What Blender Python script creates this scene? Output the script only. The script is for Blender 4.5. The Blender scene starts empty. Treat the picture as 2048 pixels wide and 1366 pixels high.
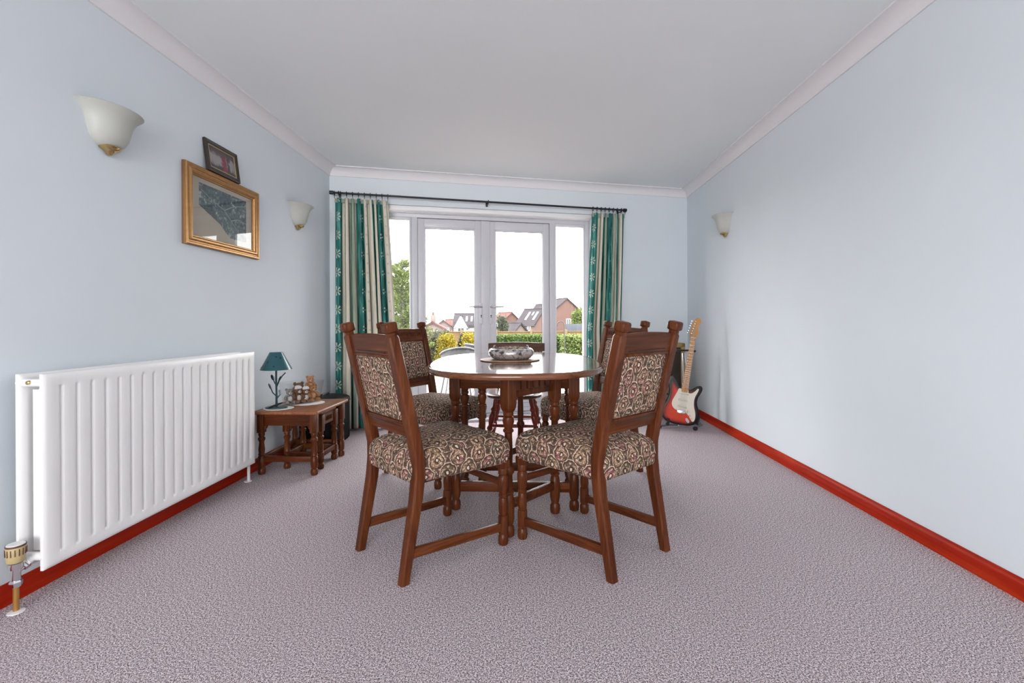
import bpy, bmesh, math, random
from mathutils import Vector, Matrix, Euler
random.seed(7)
R = math.radians
S = bpy.context.scene
COL = S.collection

# ------------------------------------------------------------------ camera, sky, lights, exposure
cam_d = bpy.data.cameras.new('camera'); cam = bpy.data.objects.new('camera', cam_d); COL.objects.link(cam)
cam_d.sensor_width = 36.0; cam_d.lens = 16.084; cam_d.shift_y = -0.01929; cam_d.clip_end = 2000
cam.matrix_world = Matrix.Translation((0, 0, 0.96)) @ Matrix.Rotation(0.0416, 4, 'Z') @ Matrix.Rotation(R(90), 4, 'X') @ Matrix.Rotation(-0.005, 4, 'Z')
S.camera = cam

world = bpy.data.worlds.new('overcast_sky'); S.world = world; world.use_nodes = True
world.node_tree.nodes['Background'].inputs[0].default_value = (1.0, 0.985, 0.975, 1)
world.node_tree.nodes['Background'].inputs[1].default_value = 12.0

def area(name, loc, rot, sx, sy, power, col=(1, 1, 1)):
    l = bpy.data.lights.new(name, 'AREA'); l.shape = 'RECTANGLE'; l.size = sx; l.size_y = sy; l.energy = power; l.color = col
    o = bpy.data.objects.new(name, l); COL.objects.link(o); o.location = loc; o.rotation_euler = rot
    return o
# fill light added behind the camera, standing in for daylight from a lounge window
area('rear_fill_light', (-0.56, -3.90, 1.30), (R(90), 0, 0), 2.28, 1.9, 218, (1.0, 0.97, 0.95))

vs = S.view_settings
S.display_settings.display_device = 'sRGB'
vs.view_transform = 'Standard'; vs.look = 'None'; vs.exposure = 0.0; vs.gamma = 1.0; vs.use_curve_mapping = False
S.cycles.use_denoising = True
S.cycles.max_bounces = 12; S.cycles.diffuse_bounces = 6; S.cycles.glossy_bounces = 5; S.cycles.transparent_max_bounces = 16
S.cycles.caustics_reflective = False; S.cycles.caustics_refractive = False
S.cycles.sample_clamp_indirect = 6.0

# ------------------------------------------------------------------ mesh helpers
class MB:
    def __init__(s): s.v = []; s.f = []; s.c = []
    def add(s, v, f):
        o = len(s.v); s.v += [tuple(p) for p in v]; s.f += [tuple(i + o for i in q) for q in f]; return s
    def box(s, c, d, bev=0.0, rot=None, seg=2):
        bm = bmesh.new(); bmesh.ops.create_cube(bm, size=1.0)
        for v in bm.verts: v.co = Vector((v.co.x * d[0], v.co.y * d[1], v.co.z * d[2]))
        if bev > 0:
            bmesh.ops.bevel(bm, geom=bm.edges[:], offset=min(bev, 0.49 * min(d)), segments=seg, affect='EDGES', profile=0.5)
        m = Matrix.Translation(c) @ (Euler(rot).to_matrix().to_4x4() if rot else Matrix.Identity(4))
        bm.verts.index_update()
        s.add([m @ v.co for v in bm.verts], [[v.index for v in f.verts] for f in bm.faces]); bm.free(); return s
    def bar(s, p0, p1, w, h, bev=0.003):
        "box from p0 to p1, w across (horizontal), h in height"
        p0, p1 = Vector(p0), Vector(p1); d = p1 - p0; L = d.length; y = d / L
        up = Vector((0, 0, 1)) if abs(y.z) < 0.95 else Vector((0, 1, 0))
        x = y.cross(up).normalized(); z = x.cross(y)
        m = Matrix((x, y, z)).transposed().to_4x4(); m.translation = (p0 + p1) / 2
        t = MB().box((0, 0, 0), (w, L, h), bev); s.add([m @ Vector(v) for v in t.v], t.f); return s
    def lathe(s, prof, n=20, c=(0, 0, 0), m=None, a0=0.0, a1=None):
        full = a1 is None
        k = n if full else n + 1
        span = 2 * math.pi if full else a1 - a0
        vs_ = []; fs = []
        for r, z in prof:
            for i in range(k):
                a = a0 + span * i / n; vs_.append(Vector((r * math.cos(a), r * math.sin(a), z)))
        for j in range(len(prof) - 1):
            for i in range(n):
                i2 = (i + 1) % k
                fs.append((j * k + i, j * k + i2, (j + 1) * k + i2, (j + 1) * k + i))
        if full:
            if prof[0][0] > 1e-6: fs.append(tuple(reversed(range(k))))
            if prof[-1][0] > 1e-6: fs.append(tuple((len(prof) - 1) * k + i for i in range(k)))
        M = (m if m is not None else Matrix.Identity(4))
        s.add([M @ v + Vector(c) if m is None else M @ v for v in vs_], fs); return s
    def tube(s, pts, r, n=8, cap=True):
        pts = [Vector(p) for p in pts]; rr = r if isinstance(r, (list, tuple)) else [r] * len(pts)
        vs_ = []; fs = []; prev = None
        for i, p in enumerate(pts):
            t = (pts[min(i + 1, len(pts) - 1)] - pts[max(i - 1, 0)]).normalized()
            a = prev if prev is not None else (Vector((0, 0, 1)) if abs(t.z) < 0.9 else Vector((1, 0, 0)))
            x = (a - t * a.dot(t)).normalized(); y = t.cross(x); prev = x
            for k in range(n):
                q = 2 * math.pi * k / n; vs_.append(p + (x * math.cos(q) + y * math.sin(q)) * rr[i])
        for i in range(len(pts) - 1):
            for k in range(n):
                k2 = (k + 1) % n; fs.append((i * n + k, i * n + k2, (i + 1) * n + k2, (i + 1) * n + k))
        if cap: fs.append(tuple(reversed(range(n)))); fs.append(tuple((len(pts) - 1) * n + k for k in range(n)))
        s.add(vs_, fs); return s
    def loops(s, rings, cap0=True, cap1=True):
        n = len(rings[0]); vs_ = [p for r in rings for p in r]; fs = []
        for i in range(len(rings) - 1):
            for k in range(n):
                k2 = (k + 1) % n; fs.append((i * n + k, i * n + k2, (i + 1) * n + k2, (i + 1) * n + k))
        if cap0: fs.append(tuple(reversed(range(n))))
        if cap1: fs.append(tuple((len(rings) - 1) * n + k for k in range(n)))
        s.add(vs_, fs); return s
    def prism(s, out, z0, z1, m=None):
        "extrude outline of (x,y) from z0 to z1"
        M = m if m is not None else Matrix.Identity(4)
        return s.loops([[M @ Vector((x, y, z0)) for x, y in out], [M @ Vector((x, y, z1)) for x, y in out]])
    def ell(s, c, d, nu=12, nv=8, rot=None):
        "ellipsoid of radii d"
        m = Matrix.Translation(c) @ (Euler(rot).to_matrix().to_4x4() if rot else Matrix.Identity(4)) @ Matrix.Diagonal((d[0], d[1], d[2], 1))
        prof = [(math.sin(math.pi * j / nv), -math.cos(math.pi * j / nv)) for j in range(nv + 1)]
        prof[0] = (0.0, -1.0); prof[-1] = (0.0, 1.0)
        return s.lathe([(max(r, 1e-3), z) for r, z in prof], nu, m=m)
    def xf(s, m):
        s.v = [tuple(m @ Vector(v)) for v in s.v]; return s

def mesh(name, mb, mat, smooth=40):
    me = bpy.data.meshes.new(name); me.from_pydata(mb.v, [], mb.f); me.update()
    bm = bmesh.new(); bm.from_mesh(me); bmesh.ops.recalc_face_normals(bm, faces=bm.faces[:]); bm.to_mesh(me); bm.free()
    if mat: me.materials.append(mat)
    if smooth:
        me.polygons.foreach_set('use_smooth', [True] * len(me.polygons)); me.set_sharp_from_angle(angle=R(smooth))
    return me

def put(name, mb, mat, parent=None, loc=(0, 0, 0), rot=(0, 0, 0), smooth=40, label=None, kind=None):
    me = mb if isinstance(mb, bpy.types.Mesh) else mesh(name, mb, mat, smooth)
    o = bpy.data.objects.new(name, me); COL.objects.link(o); o.location = loc; o.rotation_euler = rot
    if parent: o.parent = parent
    if label: o['label'] = label
    if kind: o['kind'] = kind
    return o

def thing(name, label, cat, loc=(0, 0, 0), rot=(0, 0, 0), group=None, kind=None):
    o = bpy.data.objects.new(name, None); COL.objects.link(o); o.location = loc; o.rotation_euler = rot
    o.empty_display_size = 0.1; o['label'] = label
    if cat: o['category'] = cat
    if group: o['group'] = group
    if kind: o['kind'] = kind
    return o

def tag(o, label, cat, group=None, kind=None):
    o['label'] = label; o['category'] = cat
    if group: o['group'] = group
    if kind: o['kind'] = kind
    return o

def struct(name, mb, mat, parent=None, label=None, smooth=40, loc=(0, 0, 0), rot=(0, 0, 0)):
    o = put(name, mb, mat, parent, loc, rot, smooth)
    if parent is None: o['kind'] = 'structure'
    if label: o['label'] = label; 
    return o

def copy_tree(o, parent=None):
    c = o.copy(); COL.objects.link(c)
    if parent: c.parent = parent
    for ch in list(o.children): copy_tree(ch, c)
    return c

def box_uv(me):
    uv = me.uv_layers.new(name='UVMap')
    for p in me.polygons:
        n = p.normal
        for li in p.loop_indices:
            v = me.vertices[me.loops[li].vertex_index].co
            if abs(n.z) > 0.62: q = (v.x, v.y)
            elif abs(n.x) > abs(n.y): q = (v.y, v.z)
            else: q = (v.x, v.z)
            uv.data[li].uv = q

def spline(pts, n=6, closed=True):
    out = []; N = len(pts)
    for i in range(N if closed else N - 1):
        p = [pts[(i + k) % N] if closed else pts[max(0, min(N - 1, i + k))] for k in (-1, 0, 1, 2)]
        for j in range(n):
            t = j / n
            out.append(tuple(0.5 * (2 * p[1][a] + (p[2][a] - p[0][a]) * t + (2 * p[0][a] - 5 * p[1][a] + 4 * p[2][a] - p[3][a]) * t * t
                             + (3 * p[1][a] - p[0][a] - 3 * p[2][a] + p[3][a]) * t ** 3) for a in range(len(p[0]))))
    if not closed: out.append(tuple(pts[-1]))
    return out

# ------------------------------------------------------------------ material helpers
class NT:
    def __init__(s, name):
        s.m = bpy.data.materials.new(name); s.m.use_nodes = True; s.t = s.m.node_tree
        s.b = s.t.nodes['Principled BSDF']; s.out = s.t.nodes['Material Output']
    def n(s, ty, **kw):
        nd = s.t.nodes.new(ty)
        for k, v in kw.items(): setattr(nd, k, v)
        return nd
    def l(s, a, b): s.t.links.new(a, b)
    def put(s, sock, v):
        if hasattr(v, 'is_output'): s.l(v, sock)
        else: sock.default_value = v
    def math(s, op, a, b=0.0, c=None, clamp=False):
        nd = s.n('ShaderNodeMath', operation=op); nd.use_clamp = clamp
        s.put(nd.inputs[0], a); s.put(nd.inputs[1], b)
        if c is not None: s.put(nd.inputs[2], c)
        return nd.outputs[0]
    def vec(s, op, a, b=(0, 0, 0), out=0):
        nd = s.n('ShaderNodeVectorMath', operation=op); s.put(nd.inputs[0], a); s.put(nd.inputs[1], b)
        return nd.outputs[out]
    def step(s, x, lo, hi):
        nd = s.n('ShaderNodeMapRange', interpolation_type='SMOOTHSTEP'); s.put(nd.inputs[0], x); nd.inputs[1].default_value = lo; nd.inputs[2].default_value = hi
        return nd.outputs[0]
    def band(s, x, lo, hi, e):
        return s.math('MULTIPLY', s.step(x, lo - e, lo + e), s.math('SUBTRACT', 1.0, s.step(x, hi - e, hi + e)))
    def mix(s, f, a, b, blend='MIX'):
        nd = s.n('ShaderNodeMix', data_type='RGBA', blend_type=blend); s.put(nd.inputs[0], f); s.put(nd.inputs[6], a); s.put(nd.inputs[7], b)
        return nd.outputs[2]
    def ramp(s, x, stops, const=False):
        nd = s.n('ShaderNodeValToRGB'); cr = nd.color_ramp
        if const: cr.interpolation = 'CONSTANT'
        while len(cr.elements) < len(stops): cr.elements.new(0.5)
        for e, (p, c) in zip(cr.elements, stops): e.position = p; e.color = (*c, 1)
        s.put(nd.inputs[0], x); return nd.outputs[0]
    def noise(s, vec=None, scale=5.0, detail=2.0, rough=0.5, dist=0.0, out=0):
        nd = s.n('ShaderNodeTexNoise'); nd.inputs['Scale'].default_value = scale; nd.inputs['Detail'].default_value = detail
        nd.inputs['Roughness'].default_value = rough; nd.inputs['Distortion'].default_value = dist
        if vec is not None: s.l(vec, nd.inputs['Vector'])
        return nd.outputs[out]
    def coord(s, o='Object'): return s.n('ShaderNodeTexCoord').outputs[o]
    def bump(s, h, strength=0.2, dist=0.002):
        nd = s.n('ShaderNodeBump'); nd.inputs['Strength'].default_value = strength; nd.inputs['Distance'].default_value = dist
        s.l(h, nd.inputs['Height']); s.l(nd.outputs[0], s.b.inputs['Normal'])
    def set(s, color=None, rough=0.5, metal=0.0, spec=0.5, coat=0.0):
        if color is not None: s.put(s.b.inputs['Base Color'], (*color, 1) if isinstance(color, tuple) and len(color) == 3 else color)
        s.b.inputs['Roughness'].default_value = rough; s.b.inputs['Metallic'].default_value = metal
        s.b.inputs['Specular IOR Level'].default_value = spec; s.b.inputs['Coat Weight'].default_value = coat
        s.b.inputs['Coat Roughness'].default_value = 0.08
        return s.m

def plain(name, col, rough=0.5, metal=0.0, var=0.0, scale=20.0, bump=0.0, spec=0.5, coat=0.0):
    m = NT(name)
    if var > 0 or bump > 0:
        nz = m.noise(m.coord(), scale, 4.0)
        lo = tuple(c * (1 - var) for c in col); hi = tuple(min(1, c * (1 + var)) for c in col)
        c = m.ramp(nz, [(0.3, lo), (0.7, hi)])
        if bump > 0: m.bump(nz, bump, 0.003)
        return m.set(c, rough, metal, spec, coat)
    return m.set(col, rough, metal, spec, coat)

def wood(name, dark, mid, light, axis='Z', rough=0.33, coat=0.06, scale=1.0, spec=0.14):
    m = NT(name)
    mp = m.n('ShaderNodeMapping'); m.l(m.coord(), mp.inputs[0])
    sc = {'X': (1.6, 22, 22), 'Y': (22, 1.6, 22), 'Z': (22, 22, 1.6)}[axis]
    mp.inputs['Scale'].default_value = tuple(c * scale for c in sc)
    n1 = m.noise(mp.outputs[0], 1.0, 5.0, 0.6, 1.2)
    n2 = m.noise(mp.outputs[0], 6.0, 3.0, 0.6, 0.3)
    n3 = m.noise(m.coord(), 2.5, 1.0)
    f = m.math('ADD', m.math('MULTIPLY', n1, 0.7), m.math('MULTIPLY', n2, 0.3))
    c = m.ramp(f, [(0.32, dark), (0.5, mid), (0.68, light)])
    c = m.mix(m.math('MULTIPLY', n3, 0.35), c, (*dark, 1))
    m.bump(n2, 0.06, 0.001)
    return m.set(c, rough, 0, spec, coat)

def glass_mat(name, tint=(0.97, 0.98, 0.98), refl=1.0):
    m = NT(name); m.t.nodes.remove(m.b)
    tr = m.n('ShaderNodeBsdfTransparent'); tr.inputs[0].default_value = (*tint, 1)
    gl = m.n('ShaderNodeBsdfGlossy'); gl.inputs['Roughness'].default_value = 0.02; gl.inputs[0].default_value = (1, 1, 1, 1)
    fr = m.n('ShaderNodeFresnel'); fr.inputs[0].default_value = 1.5
    mx = m.n('ShaderNodeMixShader'); g_ = m.n('ShaderNodeNewGeometry')
    # a thin pane reflects at its front face only; no total internal reflection on the way out
    m.l(m.math('MULTIPLY', m.math('MULTIPLY', fr.outputs[0], refl, clamp=True), m.math('SUBTRACT', 1.0, g_.outputs['Backfacing'])), mx.inputs[0])
    m.l(tr.outputs[0], mx.inputs[1]); m.l(gl.outputs[0], mx.inputs[2]); m.l(mx.outputs[0], m.out.inputs[0])
    return m.m

def carpet_mat():
    m = NT('carpet_grey_mauve')
    co = m.coord()
    a = m.noise(co, 330.0, 1.0, 0.5); b = m.noise(co, 170.0, 1.0, 0.5); big = m.noise(co, 1.6, 2.0)
    f = m.math('ADD', m.math('MULTIPLY', a, 0.65), m.math('MULTIPLY', b, 0.35))
    c = m.ramp(f, [(0.38, (0.075, 0.056, 0.063)), (0.5, (0.375, 0.315, 0.335)), (0.61, (0.86, 0.775, 0.80))])
    c = m.mix(m.math('MULTIPLY', m.step(big, 0.4, 0.75), 0.12), c, (0.46, 0.33, 0.37, 1))
    m.bump(f, 0.35, 0.003)
    return m.set(c, 0.95, 0, 0.1)

def tapestry_mat():
    m = NT('tapestry_fabric')
    uv = m.coord('UV')
    wob = m.vec('SCALE', m.vec('SUBTRACT', m.noise(uv, 22.0, 2.0, 0.5, out=1), (0.5, 0.5, 0.5)), (0, 0, 0)); wob.node.inputs[3].default_value = 0.30
    p = m.vec('ADD', m.vec('MULTIPLY', uv, (1 / 0.094, 1 / 0.106, 1.0)), wob)
    def cell(off):
        q = m.vec('ADD', p, (off, off, 0)); fr = m.vec('SUBTRACT', m.vec('FRACTION', q), (0.5, 0.5, 0)); fr = m.vec('MULTIPLY', fr, (1, 1, 0))
        return fr, m.vec('LENGTH', fr, out=1), m.vec('MULTIPLY', m.vec('ADD', m.vec('FLOOR', q), (off * 34, off * 7, 0)), (1, 1, 0))
    fa, da, ia = cell(0.0); fb, db, ib = cell(0.5)
    sel = m.math('LESS_THAN', da, db)
    def mixv(a, b):
        nd = m.n('ShaderNodeMix', data_type='VECTOR'); m.l(sel, nd.inputs[0]); m.l(b, nd.inputs[4]); m.l(a, nd.inputs[5]); return nd.outputs[1]
    f = mixv(fa, fb); idv = mixv(ia, ib); d = m.math('MINIMUM', da, db)
    wn = m.n('ShaderNodeTexWhiteNoise', noise_dimensions='3D'); m.l(idv, wn.inputs['Vector'])
    rnd = wn.outputs[0]
    sep = m.n('ShaderNodeSeparateXYZ'); m.l(f, sep.inputs[0])
    ang = m.math('ARCTAN2', sep.outputs[1], m.math('ABSOLUTE', sep.outputs[0]))
    pet = m.math('SINE', m.math('ADD', m.math('MULTIPLY', ang, m.math('ADD', 4.0, m.math('FLOOR', m.math('MULTIPLY', rnd, 4.0)))), m.math('MULTIPLY', m.math('SINE', m.math('MULTIPLY', d, 34.0)), 1.7)))
    vo = m.n('ShaderNodeTexVoronoi', feature='F1'); m.l(uv, vo.inputs['Vector']); vo.inputs['Scale'].default_value = 95.0
    fine = vo.outputs['Distance']
    n2 = m.noise(uv, 160.0, 2.0, 0.6)
    tan = (0.48, 0.315, 0.22, 1); cream = (0.72, 0.55, 0.42, 1); dark = (0.050, 0.032, 0.026, 1)
    med = m.ramp(rnd, [(0.0, (0.14, 0.12, 0.075)), (0.22, (0.33, 0.115, 0.125)), (0.40, (0.20, 0.115, 0.065)), (0.58, (0.085, 0.105, 0.085)), (0.75, (0.32, 0.20, 0.11)), (0.9, (0.24, 0.085, 0.10))], True)
    base = m.mix(m.math('MULTIPLY', m.step(fine, 0.22, 0.48), 0.85), tan, dark); base = m.mix(m.math('SUBTRACT', 1.0, m.step(fine, 0.10, 0.18)), base, cream)
    vo2 = m.n('ShaderNodeTexVoronoi', feature='DISTANCE_TO_EDGE'); m.l(uv, vo2.inputs['Vector']); vo2.inputs['Scale'].default_value = 62.0
    inner = m.mix(m.step(pet, -0.1, 0.45), med, tan); inner = m.mix(m.math('MULTIPLY', m.math('SUBTRACT', 1.0, m.step(vo2.outputs['Distance'], 0.03, 0.12)), 0.7), inner, dark)
    c = m.mix(m.math('SUBTRACT', 1.0, m.step(d, 0.29, 0.33)), base, inner)
    c = m.mix(m.math('SUBTRACT', 1.0, m.step(d, 0.10, 0.13)), c, dark)
    c = m.mix(m.math('SUBTRACT', 1.0, m.step(d, 0.05, 0.07)), c, cream)
    ring = m.math('MULTIPLY', m.band(d, 0.345, 0.376, 0.012), m.step(sep.outputs[1], -0.32, -0.22))
    c = m.mix(m.band(d, 0.29, 0.325, 0.012), c, dark); c = m.mix(m.math('MULTIPLY', m.band(d, 0.19, 0.215, 0.010), m.step(pet, -0.2, 0.2)), c, cream)
    c = m.mix(ring, c, cream)
    c = m.mix(m.math('MULTIPLY', m.band(d, 0.44, 0.48, 0.012), 0.8), c, dark)
    c = m.mix(m.math('MULTIPLY', m.step(n2, 0.50, 0.60), 0.55), c, dark)
    m.bump(m.math('ADD', n2, m.math('MULTIPLY', ring, 0.6)), 0.25, 0.002)
    return m.set(c, 0.9, 0, 0.15)

def curtain_mat():
    m = NT('striped_curtain_fabric')
    uv = m.coord('UV'); sep = m.n('ShaderNodeSeparateXYZ'); m.l(uv, sep.inputs[0]); u, v = sep.outputs[0], sep.outputs[1]
    P = 0.64
    w = m.math('MULTIPLY', m.math('FRACT', m.math('DIVIDE', u, P)), P)
    mp = m.n('ShaderNodeMapping'); m.l(uv, mp.inputs[0]); mp.inputs['Scale'].default_value = (48, 3, 1)
    streak = m.noise(mp.outputs[0], 1.0, 3.0, 0.6)
    teal = m.ramp(streak, [(0.32, (0.008, 0.066, 0.060)), (0.5, (0.028, 0.165, 0.145)), (0.68, (0.13, 0.36, 0.32))])
    cream = m.ramp(streak, [(0.3, (0.56, 0.52, 0.42)), (0.7, (0.74, 0.70, 0.59))])
    sage = m.ramp(streak, [(0.3, (0.20, 0.27, 0.20)), (0.7, (0.36, 0.42, 0.33))])
    def bands(*rs):
        t = None
        for a, b in rs:
            k_ = m.band(w, a, b, .0015); t = k_ if t is None else m.math('MAXIMUM', t, k_)
        return t
    c = m.mix(bands((.178, .265), (.288, .335), (.350, .400), (.505, .568)), teal, cream)
    c = m.mix(bands((.265, .288), (.465, .505)), c, sage)
    c = m.mix(bands((.172, .178), (.335, .350), (.568, .576)), c, (0.012, 0.05, 0.045, 1))
    # woven sprigs down the teal stripe
    dv = m.math('MULTIPLY', m.math('SUBTRACT', m.math('FRACT', m.math('DIVIDE', v, 0.165)), 0.5), 0.165)
    du = m.math('SUBTRACT', w, 0.085)
    r = m.math('SQRT', m.math('ADD', m.math('MULTIPLY', du, du), m.math('MULTIPLY', dv, dv)))
    ang = m.math('ARCTAN2', dv, du)
    star = m.math('MULTIPLY', m.step(m.math('COSINE', m.math('MULTIPLY', ang, 7.0)), 0.0, 0.5), m.band(r, 0.008, 0.042, 0.003))
    c = m.mix(m.math('MULTIPLY', star, 0.8), c, (0.62, 0.64, 0.52, 1))
    dv2 = m.math('MULTIPLY', m.math('SUBTRACT', m.math('FRACT', m.math('DIVIDE', v, 0.085)), 0.5), 0.085)
    du2 = m.math('SUBTRACT', w, 0.222)
    r2 = m.math('SQRT', m.math('ADD', m.math('MULTIPLY', du2, du2), m.math('MULTIPLY', dv2, dv2)))
    dot = m.math('MULTIPLY', m.math('SUBTRACT', 1.0, m.step(r2, 0.007, 0.013)), 0.45)
    c = m.mix(dot, c, (0.42, 0.27, 0.24, 1))
    # thin cloth: some daylight comes through
    m.set(c, 0.75, 0, 0.2)
    tl = m.n('ShaderNodeBsdfTranslucent'); m.l(c, tl.inputs[0])
    mx = m.n('ShaderNodeMixShader'); mx.inputs[0].default_value = 0.05
    m.l(m.b.outputs[0], mx.inputs[1]); m.l(tl.outputs[0], mx.inputs[2]); m.l(mx.outputs[0], m.out.inputs[0])
    return m.m

def leaf_mat(name, cols, rough=0.55, trans=0.3):
    m = NT(name); g = m.n('ShaderNodeNewGeometry')
    c = m.ramp(g.outputs['Random Per Island'], [(i / max(1, len(cols) - 1), k) for i, k in enumerate(cols)])
    m.set(c, rough, 0, 0.25)
    tl = m.n('ShaderNodeBsdfTranslucent'); m.l(c, tl.inputs[0])
    mx = m.n('ShaderNodeMixShader'); mx.inputs[0].default_value = trans
    m.l(m.b.outputs[0], mx.inputs[1]); m.l(tl.outputs[0], mx.inputs[2]); m.l(mx.outputs[0], m.out.inputs[0])
    return m.m

OAK = ((0.036, 0.0085, 0.003), (0.100, 0.0265, 0.0085), (0.180, 0.056, 0.019))
OAKT = ((0.085, 0.030, 0.014), (0.170, 0.064, 0.030), (0.25, 0.105, 0.052))
M = dict(
    wall=plain('pale_blue_emulsion', (0.690, 0.742, 0.782), 0.85, var=0.012, scale=2.5, spec=0.15),
    ceil=plain('pale_ceiling_paint', (0.80, 0.835, 0.845), 0.9, var=0.01, scale=2, spec=0.1),
    cove=plain('off_white_cornice_paint', (0.77, 0.755, 0.77), 0.7, spec=0.14),
    upvc=plain('white_upvc', (0.60, 0.60, 0.635), 0.35, spec=0.4),
    carpet=carpet_mat(),
    redwood=wood('red_varnished_pine', (0.22, 0.018, 0.006), (0.36, 0.034, 0.009), (0.46, 0.062, 0.014), 'Y', 0.25, 0.4, 0.6),
    oz=wood('dark_oak_upright', *OAK, axis='Z'), ox=wood('dark_oak_rail', *OAK, axis='X'), oy=wood('dark_oak_side', *OAK, axis='Y'),
    top=wood('table_top_oak', *OAKT, axis='X', rough=0.13, coat=0.7),
    ctop=wood('side_table_oak', (0.16, 0.055, 0.024), (0.27, 0.10, 0.045), (0.36, 0.15, 0.07), axis='Y', rough=0.3, coat=0.1),
    cherry=wood('red_brown_turned_wood', (0.10, 0.014, 0.008), (0.19, 0.030, 0.018), (0.25, 0.05, 0.028), 'Z', 0.25, 0.3),
    walnut=wood('dark_brown_crest_wood', (0.05, 0.022, 0.014), (0.10, 0.045, 0.028), (0.15, 0.07, 0.045), 'X', 0.3, 0.3),
    fabric=tapestry_mat(), curtain=curtain_mat(),
    iron=plain('black_iron', (0.03, 0.032, 0.036), 0.4, 0.6),
    black=plain('black_plastic', (0.014, 0.014, 0.016), 0.4),
    rubber=plain('black_rubber', (0.02, 0.02, 0.022), 0.8),
    chrome=plain('chrome', (0.75, 0.76, 0.78), 0.12, 1.0),
    greytube=plain('grey_painted_tube', (0.16, 0.165, 0.18), 0.4, 0.3),
    brass=plain('polished_brass', (0.62, 0.45, 0.20), 0.2, 1.0),
    gold=plain('gold_leaf_frame', (0.36, 0.19, 0.07), 0.36, 0.7, var=0.12, scale=40),
    golddark=plain('bronze_frame_edge', (0.26, 0.13, 0.06), 0.4, 0.6),
    radiator=plain('white_radiator_enamel', (0.83, 0.825, 0.825), 0.3, spec=0.5, coat=0.1),
    cream=plain('aged_cream_plastic', (0.50, 0.39, 0.20), 0.4),
    creamdark=plain('brown_rim', (0.12, 0.055, 0.035), 0.5),
    copper=plain('brassy_copper_pipe', (0.52, 0.28, 0.08), 0.35, 0.7),
    white=plain('white_enamel', (0.78, 0.78, 0.78), 0.4),
    glass=glass_mat('window_glass'), picglass=glass_mat('picture_glass', (0.95, 0.96, 0.95), 0.9), clear=glass_mat('clear_acrylic', (0.965, 0.972, 0.975), 1.0),
)

# ------------------------------------------------------------------ room shell (metres; camera stands at x=0, y=0)
XL, XR, YB, ZC, ZT = -1.804, 1.680, -4.0, 2.279, 2.352
BL, BR = Vector((XL, 4.040, 0)), Vector((XR, 4.988, 0))
TV = (BR - BL).normalized(); NV = Vector((-TV.y, TV.x, 0)); BA = math.atan2(TV.y, TV.x); BLEN = (BR - BL).length
def back(s, off, z=0.0):
    "point on the back wall, s along it from the left corner, off into the room"
    return BL + TV * s - NV * off + Vector((0, 0, z))
def corner(i):
    P = BL - NV * i
    def at(x): return P + TV * ((x - P.x) / TV.x)
    return at(XL + i), at(XR - i)

floor_out = [(XL - 0.1, YB - 0.1), (XR + 0.1, YB - 0.1), (XR + 0.1, 5.02 + 0.03), (XL - 0.1, 4.02)]
struct('floor', MB().prism([(XL, YB), (XR, YB), (BR.x, BR.y), (BL.x, BL.y)], -0.06, 0.0), M['carpet'], label='grey mauve flecked carpet')
struct('ceiling', MB().prism([(XL - .12, YB - .12), (XR + .12, YB - .12), (XR + .12, 5.15), (XL - .12, 4.15)], ZT, ZT + 0.1), M['ceil'], label='pale painted ceiling')
struct('wall_left', MB().prism([(XL - .12, YB), (XL, YB), (XL, BL.y), (XL - .12, BL.y - 0.03)], 0, ZT), M['wall'], label='pale blue left wall')
struct('wall_right', MB().prism([(XR, YB), (XR + .12, YB), (XR + .12, BR.y + .03), (XR, BR.y)], 0, ZT), M['wall'], label='pale blue right wall')
struct('wall_rear', MB().prism([(XL, YB - .12), (XR, YB - .12), (XR, YB), (XL, YB)], 0, ZT), M['wall'])
# back wall with the opening for the garden doors
D0, D1, DT, REC = 0.330, 2.537, 2.052, 0.12
wb = MB()
for s0, s1, z0, z1 in ((-0.12, D0, 0, ZT), (D1, BLEN + 0.12, 0, ZT), (D0, D1, DT, ZT)):
    wb.box(((s0 + s1) / 2, 0.14, (z0 + z1) / 2), (s1 - s0, 0.28, z1 - z0))
struct('wall_back', wb, M['wall'], loc=BL, rot=(0, 0, BA), label='pale blue back wall around the garden doors')
# frame bars added round the fill light; the rear wall has no opening
wf = MB()
for cx, cz, dx, dz in ((-0.56, 2.27, 2.40, .06), (-0.56, .33, 2.40, .06), (-1.73, 1.30, .06, 2.0), (.61, 1.30, .06, 2.0)): wf.box((cx, YB + .03, cz), (dx, .08, dz), .008)
struct('fill_light_frame', wf, M['upvc'])

# cornice: a plaster cove mitred round the room
prof = [(0.0, ZC), (0.010, ZC), (0.010, ZC + .008)]
prof += [(0.012 + 0.070 * (1 - math.cos(t * math.pi / 2 / 6)), ZC + .008 + (ZT - ZC - .016) * math.sin(t * math.pi / 2 / 6)) for t in range(1, 7)]
prof += [(0.090, ZT - .008), (0.090, ZT)]
cl = [corner(i)[0] for i, z in prof]; cr = [corner(i)[1] for i, z in prof]
def strip(a, b): return [Vector((*p.xy, z)) for p, (i, z) in zip(a, prof)], [Vector((*p.xy, z)) for p, (i, z) in zip(b, prof)]
for nm, a, b, lb in (('trim_1', [Vector((XL + i, YB, 0)) for i, z in prof], cl, 'off-white cornice along the left wall'),
                     ('trim_2', cl, cr, 'off-white cornice along the back wall'),
                     ('trim_3', [Vector((XR - i, YB, 0)) for i, z in prof], cr, 'off-white cornice along the right wall')):
    A, B = strip(a, b); mb = MB(); n = len(prof)
    mb.add(A + B, [(k, k + 1, n + k + 1, n + k) for k in range(n - 1)]); struct(nm, mb, M['cove'], label=lb, smooth=50)

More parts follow.
